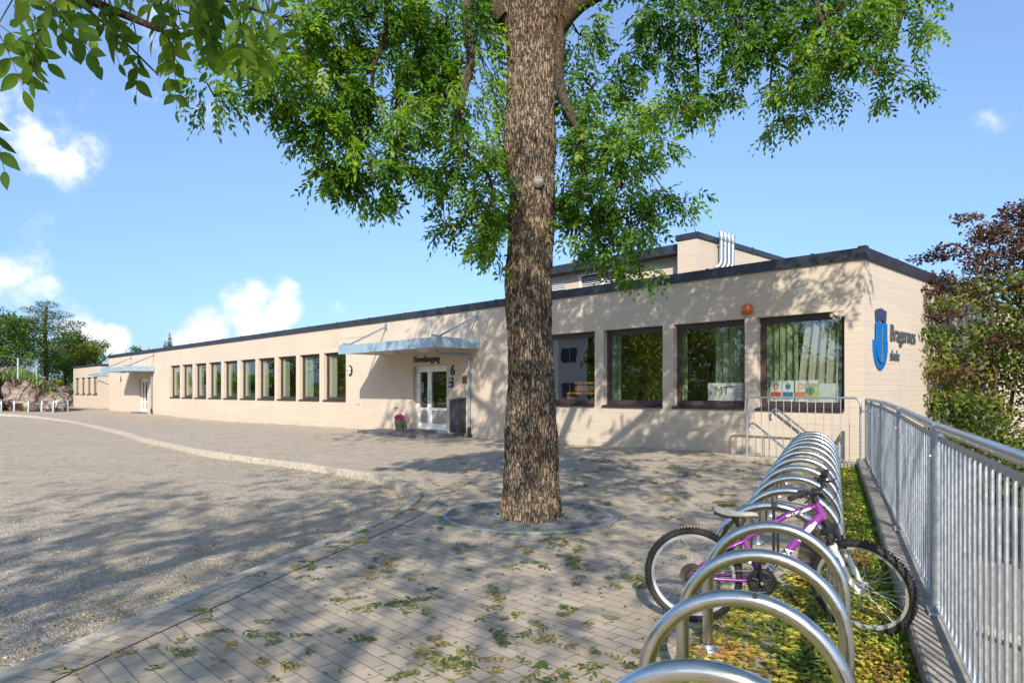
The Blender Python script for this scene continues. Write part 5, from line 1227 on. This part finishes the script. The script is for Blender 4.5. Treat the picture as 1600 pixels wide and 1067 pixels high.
# ------------------------------------------------------------ fallen leaves, grass
def ground_pts(n, fx): return fx(n)
def inpave(X, Y):
    if X > PLX(Y) - .02: return False
    best = min(range(len(KC)), key=lambda i: (KC[i].x - X) ** 2 + (KC[i].y - Y) ** 2)
    a = KC[max(best - 1, 0)]; b = KC[min(best + 1, len(KC) - 1)]
    return (b.x - a.x) * (Y - a.y) - (b.y - a.y) * (X - a.x) < -.02 and not ((X - .2) ** 2 + (Y - TY) ** 2 < .2)
litter = []
def flat_leaves(P, ln_, wd_, tint, fine=False, tilt=.28):
    n = len(P); a = rng.uniform(0, 6.283, n); D = np.stack([np.cos(a), np.sin(a), rng.normal(0, tilt * .5, n)], 1)
    return leaf_blades(P, D, nrm(np.array([0, 0, 1.]) + rng.normal(0, tilt, (n, 3))), ln_, wd_, tint, fine)
cl_c = []; tries = 0
while len(cl_c) < 340 and tries < 20000:
    tries += 1
    Y = 2.6 + 12.5 * rng.random() ** 1.5; X = rng.uniform(-2.6, 5.5)
    if Y > 6 and rng.random() > .55: continue
    if inpave(X, Y): cl_c.append((X, Y, rng.random()))
Pc, Dc, Tc = [], [], []
for X, Y, s in cl_c:
    k = int(1 + (rng.random() ** 2.2) * 7); tb = rng.uniform(0, 1) ** 1.6
    for _ in range(k):
        r = rng.normal(0, .075, 2) * (1 + k * .06); x, y = X + r[0], Y + r[1]; a = rng.uniform(0, 6.28)
        Pc.append((x, y, hz(x, y) + .012 + rng.uniform(0, .02))); Dc.append((math.cos(a), math.sin(a), rng.normal(.05, .08))); Tc.append(np.clip(tb + rng.normal(0, .15), 0, 1))
n = len(Pc); print('litter compound', n)
v = compound(np.array(Pc), np.array(Dc), nrm(np.array([0, 0, 1.]) + rng.normal(0, .2, (n, 3))), rng.uniform(.08, .17, n), 3, rng.uniform(.038, .066, n), rng.uniform(.015, .024, n), np.array(Tc), True)
V0 = v[0]
zz = np.array([hz(a, b) for a, b in V0[:, :2][::21]]).repeat(21); V0[:, 2] = np.maximum(V0[:, 2], zz + .008 + .004 * rng.random(len(V0)))
litter.append(v)
# single leaflets
pp = []
while len(pp) < 2000:
    Y = 2.4 + 12 * rng.random() ** 1.3; X = rng.uniform(-2.7, 5.6)
    if inpave(X, Y): pp.append((X, Y, hz(X, Y) + .012))
n = len(pp); v = flat_leaves(np.array(pp), rng.uniform(.02, .05, n), rng.uniform(.008, .018, n), rng.uniform(0, 1, n) ** 1.2, True, .22); litter.append(v)
# on the gravel, near the kerb
pp = []
while len(pp) < 1500:
    q = KC[int(rng.integers(20, 120))]; r = abs(rng.normal(0, 1.1)) + .1
    a = rng.uniform(0, 6.28); X, Y = q.x - r * rng.uniform(.3, 1), q.y + rng.normal(0, .6)
    if X < -1.2 and not inpave(X + .12, Y) and Y < 18: pp.append((X, Y, -.085))
n = len(pp); v = flat_leaves(np.array(pp), rng.uniform(.02, .06, n), rng.uniform(.01, .022, n), rng.uniform(.1, 1, n), True, .35); litter.append(v)
V, Fq, T = merge_vf(litter); o = np_mesh('fallen_leaves', V, Fq, LITTER, T); tag(o, 'green and yellow ash leaves scattered over the pavers and gravel', 'leaves', kind='stuff')
k = 9000; Yp = 3.2 + 8 * rng.random(k) ** 1.6; q_ = np.interp(Yp, [p.y for p in KC[24:100]], [p.x for p in KC[24:100]]); Xp = q_ - .15 - rng.random(k) ** .9 * (1.2 + .72 * Yp)
rad = rng.uniform(.003, .009, k) * rng.choice([1, 1, 1, 1.6], k)
o8 = np.array([[1, 0, 0], [-1, 0, 0], [0, 1, 0], [0, -1, 0], [0, 0, .7], [0, 0, -.7]]); f8 = np.array([[0, 2, 4], [2, 1, 4], [1, 3, 4], [3, 0, 4], [2, 0, 5], [1, 2, 5], [3, 1, 5], [0, 3, 5]])
jj = o8[None] * rad[:, None, None] * rng.uniform(.7, 1.4, (k, 6, 3)); an = rng.uniform(0, 6.28, k); ca_, sa_ = np.cos(an)[:, None], np.sin(an)[:, None]
Vp = np.stack([jj[:, :, 0] * ca_ - jj[:, :, 1] * sa_ + Xp[:, None], jj[:, :, 0] * sa_ + jj[:, :, 1] * ca_ + Yp[:, None], jj[:, :, 2] - .108 + .018 * np.array([noise.noise(Vector((a * .35, b * .35, 0))) for a, b in zip(Xp, Yp)])[:, None]], 2).reshape(-1, 3)
Fp = (np.arange(k)[:, None, None] * 6 + f8[None]).reshape(-1, 3)
sm_, t, p = newmat('pebble'); aa = N(t, 'ShaderNodeAttribute'); aa.attribute_name = 'tint'; L(t, mixc(t, aa.outputs['Fac'], (.26, .225, .18), (.62, .57, .49)), p.inputs['Base Color']); p.inputs['Roughness'].default_value = .9
o = np_mesh('pebbles', Vp, Fp, sm_, rng.random(k).repeat(6)); tag(o, 'loose grey and beige pebbles on the gravel yard near the kerb', 'pebbles', kind='stuff')
# the bed beside the fence, full of yellow leaves
def bed_pts(n, ya, yb, la, lb, pw=1.):
    Y = ya + (yb - ya) * rng.random(n) ** pw; s = rng.random(n) ** .8
    left = np.array([HC(y)[0] for y in Y]) + la; right = np.array([PLX(y) for y in Y]) + lb
    X = left + (right - left) * s; return X, Y
pb = []
X, Y = bed_pts(13500, 1.6, 5.4, -.04, 0.02, 1.15); Zz = np.array([hz(a, b) for a, b in zip(X, Y)]) + rng.uniform(.008, .045, len(X)); pb.append((X, Y, Zz))
X, Y = bed_pts(8200, 5.2, 12.3, .25, 0.02, 1.2); Zz = np.array([hz(a, b) for a, b in zip(X, Y)]) + rng.uniform(.008, .04, len(X)); pb.append((X, Y, Zz))
X, Y = bed_pts(2300, 1.8, 5.2, -.50, -.85, 1.); Zz = np.array([hz(a, b) for a, b in zip(X, Y)]) + .012; pb.append((X, Y, Zz))
P_ = np.concatenate([np.stack(q, 1) for q in pb]); n = len(P_)
tn = np.clip(np.array([.45 + .8 * noise.noise(Vector((p[0] * 2.2, p[1] * 2.2, 0))) for p in P_]) + rng.normal(0, .22, n), 0, 1)
v = flat_leaves(P_, rng.uniform(.032, .062, n), rng.uniform(.013, .024, n), tn, True, .42)
o = np_mesh('leaf_bed', v[0], v[1], BED, v[2]); tag(o, 'thick layer of yellow and brown leaves along the foot of the fence', 'leaves', kind='stuff')
mm = MB(); k = 40; vs = []
for i in range(k + 1):
    Y = -6 + 18.5 * i / k
    for xx in (HC(Y)[0] + .02, PLX(Y) + .04): vs.append((xx, Y, hz(xx, Y) + .005))
mm.add(vs, [(2 * i, 2 * i + 1, 2 * i + 3, 2 * i + 2) for i in range(k)])
o = mm.build('soil_bed', pm('bed_soil', (.085, .065, .035), .95, nscale=14, nvar=.5, bump=1., bscale=40)); struct(o)
# weeds and grass
wp = []
for _ in range(1500):
    Y = 1.8 + 10.6 * rng.random() ** 1.1; wp.append((PLX(Y) - abs(rng.normal(0, .07)) - .01, Y))
for _ in range(600):
    Y = 5.6 + 6.6 * rng.random(); f_ = rng.random(); wp.append((HC(Y)[0] + .32 + f_ * (PLX(Y) - HC(Y)[0] - .35), Y))
nb_ = len(wp)
wb = []
for _ in range(140): s_ = rng.uniform(-43, -2.6); c_ = B(s_ , -abs(rng.normal(0, .05)) - .02); wb += [(c_.x + rng.normal(0, .05), c_.y + rng.normal(0, .04)) for _ in range(rng.integers(2, 7))]
for _ in range(160):
    q = KC[int(rng.integers(40, 150))]; wb += [(q.x + rng.normal(0, .008) + .012, q.y + rng.normal(0, .05)) for _ in range(3)] if 7 < q.y < 12 else []
for _ in range(60):
    a = rng.uniform(0, 6.28); wb += [(.22 + (1.06 + rng.normal(0, .02)) * math.cos(a) + rng.normal(0, .03), 8.1 + (1.06 + rng.normal(0, .02)) * math.sin(a)) for _ in range(4)]
for _ in range(50): wb += [(.2 + .42 * math.cos(a) , TY - .05 + .42 * math.sin(a)) for a in rng.uniform(3.2, 6.2, 3)]
allw = wp + wb; n = len(allw); Pw = np.array([(x, y, hz(x, y) - (.08 if x < -2.6 and y < 14 else 0)) for x, y in allw]).repeat(5, 0); n5 = len(Pw)
Pw[:, :2] += rng.normal(0, .012, (n5, 2)); Dw = np.stack([rng.normal(0, .55, n5), rng.normal(0, .55, n5), rng.uniform(.35, 1.2, n5)], 1)
big = np.concatenate([np.ones(len(wp) * 5), np.full(n5 - len(wp) * 5, .42)])
v = leaf_blades(Pw, Dw, rand_dirs(n5), rng.uniform(.03, .075, n5) * big, rng.uniform(.008, .028, n5) * big, rng.random(n5))
o = np_mesh('weeds', *v[:2], GRASSM, v[2]); tag(o, 'low green weeds along the fence foot, kerb and walls', 'weeds', kind='stuff')

# ------------------------------------------------------------ surroundings: generic trees
def crown_mesh(name, blobs, n, size, mat, par, droop=-.2, asp=.55, gap=.15):
    P = []
    tot = sum(b[3] * b[4] * b[5] for b in blobs) ** 1
    for (x, y, z, rx, ry, rz) in blobs:
        k = max(30, int(n * (rx * ry * rz) ** .67 / sum((q[3] * q[4] * q[5]) ** .67 for q in blobs)))
        d = rand_dirs(k) * (rng.uniform(0, 1, (k, 1)) ** .33); p = np.array([x, y, z]) + d * np.array([rx, ry, rz])
        q = np.array([noise.noise(Vector(v_) * (1.6 / max(rx, rz, .5)) + Vector((x, y, z))) for v_ in p]); P.append(p[q > -gap])
    P = np.concatenate(P); k = len(P); tint = np.clip(np.array([.5 + .7 * noise.noise(Vector(v_) * .9) for v_ in P]) + rng.normal(0, .2, k), 0, 1)
    v = leaf_blades(P, rand_dirs(k) + np.array([0, 0, droop]), rand_dirs(k) + np.array([0, 0, .8]), rng.uniform(.7, 1.3, k) * size, rng.uniform(.7, 1.3, k) * size * asp, tint)
    return np_mesh(name, v[0], v[1], mat, v[2], par)
def tree_at(name, label, loc, h, w, n, size, mat, bark=BARK2, group=None, blobs=None, trunk_r=None, seed=0):
    t = thing(name, label, 'tree', loc, 0, group)
    rs = random.Random(seed); tr = trunk_r or h * .022
    m = MB(); limb_mesh(m, [(0, 0, -.2), (.02 * h, 0, h * .3), (-.01 * h, .01, h * .6), (.01 * h, 0, h * .92)], tr, tr * .25, 10, .03)
    for k in range(6):
        a = rs.uniform(0, 6.28); z0 = h * rs.uniform(.3, .7); limb_mesh(m, [(0, 0, z0), (math.cos(a) * w * .3, math.sin(a) * w * .3, z0 + h * .1), (math.cos(a) * w * .6, math.sin(a) * w * .6, z0 + h * .22)], tr * .4, tr * .1, 6)
    m.build('trunk', bark, t, smooth=True)
    if blobs is None:
        blobs = []
        for k in range(13):
            a = rs.uniform(0, 6.28); q = rs.uniform(0, .62); z = h * rs.uniform(.35, .88); rr = w * rs.uniform(.26, .45) * (1.15 - .5 * abs(z / h - .55) / .45)
            blobs.append((math.cos(a) * w * q, math.sin(a) * w * q, z, rr, rr, rr * .7))
    crown_mesh('crown', blobs, n, size, mat, t); return t
# copper hazel at the right end of the building
hzt = thing('copper_bush_tree', 'bushy tree with copper top leaves and green lower leaves, right end of the school', 'tree', (12.1, 16.4, -1.1))
m = MB()
for k, (x, y, z) in enumerate([(-.8, -.2, 5.4), (.6, .1, 5.9), (-1.5, .3, 4.2), (1.5, -.4, 4.9), (0, .4, 6.0), (-1.9, -.3, 3.6), (-1.0, -.7, 4.8)]):
    limb_mesh(m, [(.15 * k - .4, .1 * (k % 3), -.1), (x * .35, y * .5, z * .35), (x * .7, y, z * .7), (x, y * 1.1, z)], .06, .012, 8, .05)
m.build('trunk', BARK2, hzt, smooth=True)
gb = [(.4, 0, 2.2, 1.7, 1.5, 1.5), (-.9, -.1, 3.1, .9, .9, .7), (1.2, 0, 3.3, 1.5, 1.4, 1.2), (-1.0, -.3, 1.7, .9, .9, .8), (.1, -.6, 3.5, 1.2, 1.0, .8), (1.8, -.6, 1.7, 1.6, 1.3, 1.5), (-.4, -.2, .6, 1.0, 1., .8), (.9, -.5, .6, 1.8, 1.3, 1.1), (2.6, .2, 3, 1.5, 1.5, 2),
      (-1.75, -.2, 2.75, .6, .5, .30), (-2.2, -.2, 2.95, .4, .3, .14), (-1.9, -.3, 3.5, .5, .4, .22), (-1.5, -.2, 2.1, .5, .5, .28), (-1.7, -.2, 1.3, .45, .4, .3), (-1.2, -.3, .9, .5, .4, .3), (-.3, -.4, 4.5, 1.0, .8, .38), (1.0, -.5, 4.7, .8, .6, .4), (-1.3, -.3, 4.1, .7, .5, .22), (-2.1, -.2, 3.2, .3, .3, .12)]
crown_mesh('crown', gb, 30000, .11, LEAFR, hzt, gap=.2, asp=.62)
cb = [(.5, 0, 5.0, 1.0, .9, .55), (1.3, 0, 5.5, 1.0, .9, .6), (-.5, -.1, 5.05, .7, .5, .26), (-1.2, 0, 5.3, .5, .4, .16), (-1.7, 0, 5.15, .4, .3, .10), (-.4, 0, 5.7, .5, .5, .22), (-.8, 0, 6.0, .35, .3, .10), (.5, .1, 6.1, .6, .5, .3), (1.1, .1, 6.4, .6, .5, .25), (-1.5, .1, 4.75, .5, .4, .15), (-.9, 0, 4.5, .7, .6, .25), (1.9, .1, 5.9, .9, .9, .7), (.3, -.2, 4.3, 1.0, .8, .35), (-1.9, -.2, 4.4, .4, .3, .12), (1.4, -.7, 3.9, .7, .6, .25), (-1.6, -.3, 3.9, .6, .4, .14), (-.6, -.9, 3.3, .5, .4, .2), (.9, -.9, 2.9, .5, .4, .18), (-1.4, -.5, 2.7, .5, .4, .12)]
hzt.location.x -= .3; hzt.scale = (1.1, 1.1, 1.12)
crown_mesh('upper_crown', cb + [(1.2, .1, 5.9, 1.1, .9, .7), (2.0, 0, 6.2, 1., .8, .6), (.2, 0, 5.5, .9, .7, .45)], 19000, .095, LEAFB, hzt, gap=.2, asp=.6)
# street side right: road, far pavement and garden wall, seen through the fence
m = MB(); vs = [(9.5, 7.2), (60, -1), (60, 14), (13.5, 22), (9.0, 23), (8.2, 12)]
m = MB(); m.add([(4.2, 11.2, -1.14), (40, 3.5, -1.14), (40, 14.5, -1.14), (7.5, 20.5, -1.14)], [(0, 1, 2, 3)]); o = struct(m.build('road', gravel_mat('asphalt', (.10, .10, .10), (.16, .155, .15), (.20, .195, .19), (.08, .08, .08), 1.4)))
m = MB(); m.tube([(4.6, 8.6, -1.08), (5.3, 6.6, -1.08), (5.7, 4.6, -1.08)], .07, 4); struct(m.build('street_kerb', KERBM))
m = MB(); m.add([(7.5, 20.52, -1.14), (40, 14.52, -1.14), (40, 14.8, -1.14), (7.5, 20.8, -1.14), (7.5, 20.52, -.3), (40, 14.52, -.3), (40, 14.8, -.3), (7.5, 20.8, -.3)], [(0, 3, 2, 1), (4, 5, 6, 7), (0, 1, 5, 4), (1, 2, 6, 5), (2, 3, 7, 6), (3, 0, 4, 7)])
tag(m.build('garden_wall', CONC), 'low pale garden wall across the street seen through the fence bars', 'wall')
tree_at('garden_tree', 'dark green tree across the street behind the fence at the right edge', (19.5, 24.5, -1.1), 6.2, 3.4, 6000, .22, LEAFD, seed=4)
tree_at('street_tree', 'street tree outside the right edge of the view, shading the road', (9.3, 3.2, -1.1), 7.0, 3.0, 4200, .24, LEAFD, seed=14)

# rock outcrop, far left
rk = MB(); nu, nv = 170, 70; vs = []
RT = [(-80, 3.5), (-30, 3.3), (0, 3.2), (22, 3.05), (30, 2.75), (45, 2.6), (60, 2.35), (80, 2.15), (90, 1.75), (98, 1.35), (103, .7), (106, 0)]
for j in range(nv + 1):
    for i in range(nu + 1):
        u, v_ = i / nu, j / nv
        px = -80 + 186 * u; Yf = 51.0 + .6 * math.sin(px * .07) + .4 * math.sin(px * .19)
        Y = Yf + 7.5 * v_ ** 1.3; X = (px - 800) / F * Y
        top = np.interp(px, [a for a, b in RT], [b for a, b in RT]); h = top * sm(v_, -.02, .17) * (1 - .12 * math.sin(u * 37) * (1 - v_)) * (1 - .25 * sm(v_, .6, 1))
        q = Vector((X, Y, h)); k = min(1, top / 1.2) * sm(v_, 0, .05)
        d = noise.noise_vector(q * .45) * .8 + noise.noise_vector(q * 1.1) * .45
        st = Vector((X * .55 + Y * .2 + h * .5, h * 1.25 - X * .35, Y * .4)); c = noise.cell(st); c2 = noise.cell(st * 2.3 + Vector((4, 4, 4)))
        fz = abs(noise.noise(q * Vector((0,0,0)).x)) if False else 0
        rd = abs(noise.noise(Vector((X * .8 + h * .6, Y * .5, h * 1.1 - X * .3))))
        vs.append((X + d.x * k, Y + (d.y + (c - .5) * .34 + (c2 - .5) * .12 + sm(.09 - rd, 0, .09) * .5) * k, max(-.3, h + (d.z * .5 + (c - .5) * .18) * k) - .3 * (1 - sm(v_, 0, .04))))
rk.add(vs, [(j * (nu + 1) + i, j * (nu + 1) + i + 1, (j + 1) * (nu + 1) + i + 1, (j + 1) * (nu + 1) + i) for j in range(nv) for i in range(nu)])
mr, t, p = newmat('rock'); tcn = N(t, 'ShaderNodeTexCoord')
n1_ = N(t, 'ShaderNodeTexNoise', Scale=.9, Detail=9.0, Roughness=.65); L(t, tcn.outputs['Object'], n1_.inputs['Vector'])
n2_ = N(t, 'ShaderNodeTexVoronoi', Scale=1.3); n2_.feature = 'DISTANCE_TO_EDGE'; L(t, tcn.outputs['Object'], n2_.inputs['Vector'])
c = mixc(t, sstep(t, n1_.outputs['Fac'], .35, .65), (.13, .095, .075), (.36, .285, .225)); c = mixc(t, mth(t, 'MULTIPLY', sstep(t, n2_.outputs['Distance'], 0, .06, .8, 0), sstep(t, n1_.outputs['Fac'], .45, .55)), c, (.06, .04, .03))
L(t, c, p.inputs['Base Color']); p.inputs['Roughness'].default_value = .92
b = N(t, 'ShaderNodeBump', Strength=.9, Distance=.12); L(t, mth(t, 'ADD', n1_.outputs['Fac'], mth(t, 'MULTIPLY', sstep(t, n2_.outputs['Distance'], 0, .1), .5)), b.inputs['Height']); L(t, b.outputs[0], p.inputs['Normal'])
o = rk.build('rock_outcrop', mr, smooth=False); tag(o, 'reddish brown rock outcrop behind the far bicycle stands', 'rock')
# grassy hill behind the rock
m = MB(); vs = []
for j in range(30):
    for i in range(60):
        X = -120 + i * 2.0; Y = 50.5 + j * 3.0; k = sm(X + .67 * Y, 0, -6) ; vs.append((X, Y, -.25 + k * (3.0 + .6 * noise.noise(Vector((X * .1, Y * .1, 0)))) * sm(Y, 49, 56) + sm(Y, 70, 130) * 3))
m.add(vs, [(j * 60 + i, j * 60 + i + 1, (j + 1) * 60 + i + 1, (j + 1) * 60 + i) for j in range(29) for i in range(59)])
struct(m.build('hill', pm('hill_grass', (.07, .10, .025), .95, nscale=1.5, nvar=.5), smooth=True))
k = 7000; Pg = np.stack([rng.uniform(-64, -33, k), rng.uniform(50.5, 58, k), np.full(k, 2.55) + rng.normal(0, .2, k)], 1); Pg[:, 2] -= np.clip((Pg[:, 0] + .70 * Pg[:, 1] + 1) / 4, 0, 1) * 2.4; Pg = Pg[Pg[:, 0] < -.665 * Pg[:, 1]]; k = len(Pg)
v = leaf_blades(Pg, rng.normal(0, .4, (k, 3)) + np.array([0, 0, 1.]), rand_dirs(k), rng.uniform(.3, .8, k), rng.uniform(.06, .16, k), rng.random(k)); o = np_mesh('tall_grass', v[0], v[1], GRASSM, v[2]); tag(o, 'green grass and undergrowth above the rock outcrop', 'grass', kind='stuff')
# fence on the rock
ff = thing('wire_fence', 'grey wire mesh fence with a steel post on top of the rock outcrop', 'fence')
fp = [at(57, 588, 51.5), at(28, 586, 49.5), at(-20, 584, 48)]; fz = [(3.85, 2.2), (4.15, 2.4), (4.4, 2.5)]
tops = [at(57, 563, 51.5), at(28, 559.5, 49.5), at(-20, 553, 48), at(-80, 545, 47)]
for q in tops: m = MB(); m.tube([q, q - Vector((0, 0, 1.5))], .06, 8); m.build('post', GALV, ff)
m = MB(); m.tube(tops, .022, 6); m.build('top_rail', GALV, ff)
m = MB()
for a, b in zip(tops, tops[1:]):
    L2 = (b - a).length; nn_ = int(L2 / .22)
    for i in range(nn_):
        p0 = a.lerp(b, i / nn_); p1 = a.lerp(b, min(1, (i + 4) / nn_)); m.tube([p0, p1 - Vector((0, 0, 1.2))], .004, 3, caps=False); m.tube([p1, p0 - Vector((0, 0, 1.2))], .004, 3, caps=False)
m.build('wire_mesh', GALV, ff)
# far bicycle stands and bicycle
FXS = [(2, 'leftmost'), (22, 'second from the left'), (44, 'third from the left'), (65, 'fourth from the left'), (83, 'behind the white bicycle'), (102, 'rightmost')]
for px, w_ in FXS:
    t = thing('far_bike_stand', 'small steel bicycle stand before the rock, %s of the far row' % w_ if w_ != 'behind the white bicycle' else 'small steel bicycle stand before the rock, next to the white bicycle', 'bicycle stand', at(px, 643, 49.5) * 1, R(129 if px < 100 else 150), 'bicycle stands in front of the rock')
    t.location.z = 0
    m = MB(); m.tube([(-.35, 0, -.1), (-.35, 0, .55)] + [(-.35 * math.cos(R(q)), 0, .55 + .35 * math.sin(R(q))) for q in range(15, 180, 15)] + [(.35, 0, .55), (.35, 0, -.1)], .05, 8); m.build('hoop_tube', GALV, t, smooth=True)
    for sx in (-.35, .35): m = MB(); m.lathe([(.06, .03), (.11, .01), (.11, -.02)], 10, Matrix.Translation((sx, 0, 0))); m.build('foot_plate', GALV, t)
q = at(86, 642, 48.6); q.z = 0
wbk = thing('white_bicycle', 'small white bicycle parked at the far stands in front of the rock', 'bicycle', q, R(117))
for u in (0, 1.05):
    m = MB(); Mx = Matrix.Translation((u, 0, .34)) @ Matrix.Rotation(R(90), 4, 'X'); vs = []
    for j in range(28):
        a = 2 * math.pi * j / 28
        for k_ in range(6): vs.append(((.315 + .03 * math.cos(k_ * 1.047)) * math.cos(a), (.315 + .03 * math.cos(k_ * 1.047)) * math.sin(a), .03 * math.sin(k_ * 1.047)))
    m.add(vs, [(j * 6 + i, j * 6 + (i + 1) % 6, ((j + 1) % 28) * 6 + (i + 1) % 6, ((j + 1) % 28) * 6 + i) for j in range(28) for i in range(6)], Mx)
    for j in range(12): m.tube([(u, 0, .34), (u + .3 * math.cos(j * .52), 0, .34 + .3 * math.sin(j * .52))], .004, 3)
    m.build('wheel', RUBBER, wbk)
m = MB(); m.tube([(0, 0, .34), (.42, 0, .32), (.88, 0, .72), (.36, 0, .72), (0, 0, .34)], .03, 8); m.tube([(.42, 0, .32), (.33, 0, .88)], .028, 8); m.tube([(.86, 0, .95), (.9, 0, .7), (1.05, 0, .34)], .032, 8); m.build('frame', WHITEP, wbk)
m = MB(); m.tube([(.84, -.3, 1.02), (.86, 0, .98), (.84, .3, 1.02)], .022, 6); m.build('handlebar', BLK, wbk)
m = MB(); m.box(.22, .46, -.07, .07, .88, .94); m.build('saddle', BLK, wbk, bev=.02)

# pine, broadleaf trees and bushes on the left
pt = thing('pine_tree', 'tall pine with a reddish bare trunk and layered dark crown on the rock', 'tree', at(71.5, 588, 68)); pt.location.z = 2.6; pt.scale = (1.16, 1.16, 1.10)
m = MB(); limb_mesh(m, [(0, 0, -.3), (.05, 0, 2.), (-.08, 0, 4.5), (.05, 0, 6.6)], .22, .08, 12, .04); m.build('trunk', PINEBARK, pt, smooth=True)
m = MB()
for k in range(16):
    z = 2.6 + k * .27; a = k * 2.4; w_ = 2.5 * (1 - .55 * abs(k - 6) / 10); limb_mesh(m, [(0, 0, z), (math.cos(a) * w_ * .5, math.sin(a) * w_ * .5, z + .05), (math.cos(a) * w_, math.sin(a) * w_, z + .35)], .045, .012, 6, .05)
m.build('limbs', PINEBARK, pt, smooth=True)
blobs = [(-2.6, 0, 3.9, 1.3, 1.2, .38), (-1.5, .2, 4.5, 1.5, 1.3, .4), (1.2, 0, 4.4, 1.7, 1.4, .45), (2.2, .1, 5.0, 1.3, 1.1, .38), (-.3, 0, 5.4, 1.9, 1.5, .45), (.9, 0, 5.9, 1.5, 1.3, .4), (-.9, 0, 6.3, 1.2, 1.1, .36), (.1, 0, 6.8, 1.0, .9, .36), (-1.7, 0, 5.3, 1.2, 1., .32), (1.4, 0, 3.5, 1.4, 1.1, .35), (-1.2, 0, 3.3, 1.5, 1.2, .35), (-2.2, 0, 2.9, 1.2, 1, .4), (0, 0, 4.8, 1.4, 1.3, .4), (-1.0, 0, 1.8, 1.5, 1, .7), (.9, 0, 2.4, 1.3, 1, .6)]
crown_mesh('crown', blobs, 9000, .17, LEAFP, pt, droop=.5, asp=.35, gap=.3)
BG = [(-1, 597, 62, 8.2, 4.3, LEAFD, 'green broadleaf tree at the left edge behind the wire fence'), (30, 600, 66, 8.0, 4.2, LEAFD, 'broadleaf tree between the left edge and the pine'),
      (100, 600, 74, 8.6, 3.4, LEAFD, 'green tree just right of the pine trunk'), (124, 602, 78, 9.6, 3.9, LEAFD, 'taller green tree behind the left end of the annex'),
      (150, 604, 76, 7.4, 3.0, LEAFY, 'yellow-green tree above the annex roof'), (136, 604, 86, 9.0, 3.4, LEAFD, 'darker tree behind the yellow-green tree'), (100, 628, 84, 6.4, 2.6, LEAFY, 'low yellow-green bushy tree between rock and annex'), (-14, 618, 60, 5.0, 2.0, LEAFD, 'low dark bushy tree behind the rock'), (-22, 604, 60, 5.0, 2.4, LEAFY, 'low yellow-green tree behind the wire fence')]
for k, (px, py, Y, h, w_, mt, lb) in enumerate(BG):
    q = at(px, 611, Y); z0 = 0 if px > 85 else 1.8
    tree_at('background_tree', lb, (q.x, q.y, z0), h - z0 * .6, w_, 5200, .26, mt, group='trees beyond the rock and annex', seed=k + 20)
for k, (px, top, Y, lb) in enumerate([(205, 541, 95, 'first'), (218, 537, 97, 'second'), (232, 540, 96, 'third'), (247, 543, 94, 'fourth')]):
    q = at(px, 611, Y); h = EYE + (HZ - top) / F * Y + .4
    tree_at('background_tree', '%s from the left of the small treetops peeking over the long roof' % lb, (q.x, q.y, 0), h, 1.6, 1500, .26, LEAFD, group='treetops over the roof', seed=k + 50)
for px, top, lb in ((265, 519, 'tall dark spruce tip rising over the long roof'), (258, 531, 'shorter spruce tip left of the tall one over the roof')):
    q = at(px, 611, 98); h = EYE + (HZ - top) / F * 98
    t = thing('spruce_tree', lb, 'tree', (q.x, q.y, 0)); m = MB(); m.tube([(0, 0, 0), (0, 0, h)], [.18, .02], 8); m.build('trunk', BARK2, t)
    crown_mesh('crown', [(0, 0, h - .5 - .55 * k, .12 + .17 * k, .12 + .17 * k, .34) for k in range(9)], 2600, .22, LEAFP, t, gap=.5, asp=.35)
# opposite side of the yard: what the windows mirror
protos = []
for k, (x, y, h, w_, mt) in enumerate([(-31, 9, 9, 4.2, LEAFY), (-29, 3, 7, 3.8, LEAFY)]):
    bl_ = [(rs_.uniform(-.5, .5) * w_, rs_.uniform(-.5, .5) * w_, h * (.12 + .8 * q / 15), w_ * rs_.uniform(.4, .55), w_ * .45, w_ * .33) for rs_ in [random.Random(k)] for q in range(16)]
    protos.append(tree_at('yard_tree', 'tree across the gravel yard, left of the picture', (x, y, -.1), h, w_, 7000, .34, mt, group='trees across the gravel yard', seed=70 + k, blobs=bl_))
for k, (x, y) in enumerate([(-33, 14), (-28, -3), (-30, -10), (-26, -17), (-24, 13.5), (-36, 6), (-60, 44), (-56, 38), (-52, 32), (-46, 27), (-62, 50)]):
    c = copytree(protos[k % 2]); c.location = (x, y, -.1); c.rotation_euler = (0, 0, k * 1.3)
hs = thing('white_house', 'white wooden house across the gravel yard, mirrored in the window behind the trunk', 'house', (-30, 20.5, -.1), R(93))
m = MB(); m.box(-4, 4, 0, 7, 0, 5.6); m.build('wall', WHITEP, hs)
m = MB(); m.prism([(-4.5, 5.6), (4.5, 5.6), (0, 8.2)], -.5, 7.5); m.build('roof', pm('roof_tile', (.20, .07, .04), .8, nscale=3, nvar=.2), hs)
for x in (-2.6, 0, 2.6):
    for z in (1.0, 3.6):
        m = MB(); m.box(x - .7, x + .7, -.06, 0, z, z + 1.3); w_ = m.build('window', WHITEP, hs); m = MB(); m.box(x - .6, x - .04, -.08, -.061, z + .1, z + 1.2); m.box(x + .04, x + .6, -.08, -.061, z + .1, z + 1.2); m.build('pane', pm('dark_pane', (.05, .055, .06), .2), w_)
for o_ in bpy.data.objects:
    if 'label' in o_ and len(o_['label'].split()) > 16: print('LONG', o_.name, o_['label'])
print('objects', len(bpy.data.objects))
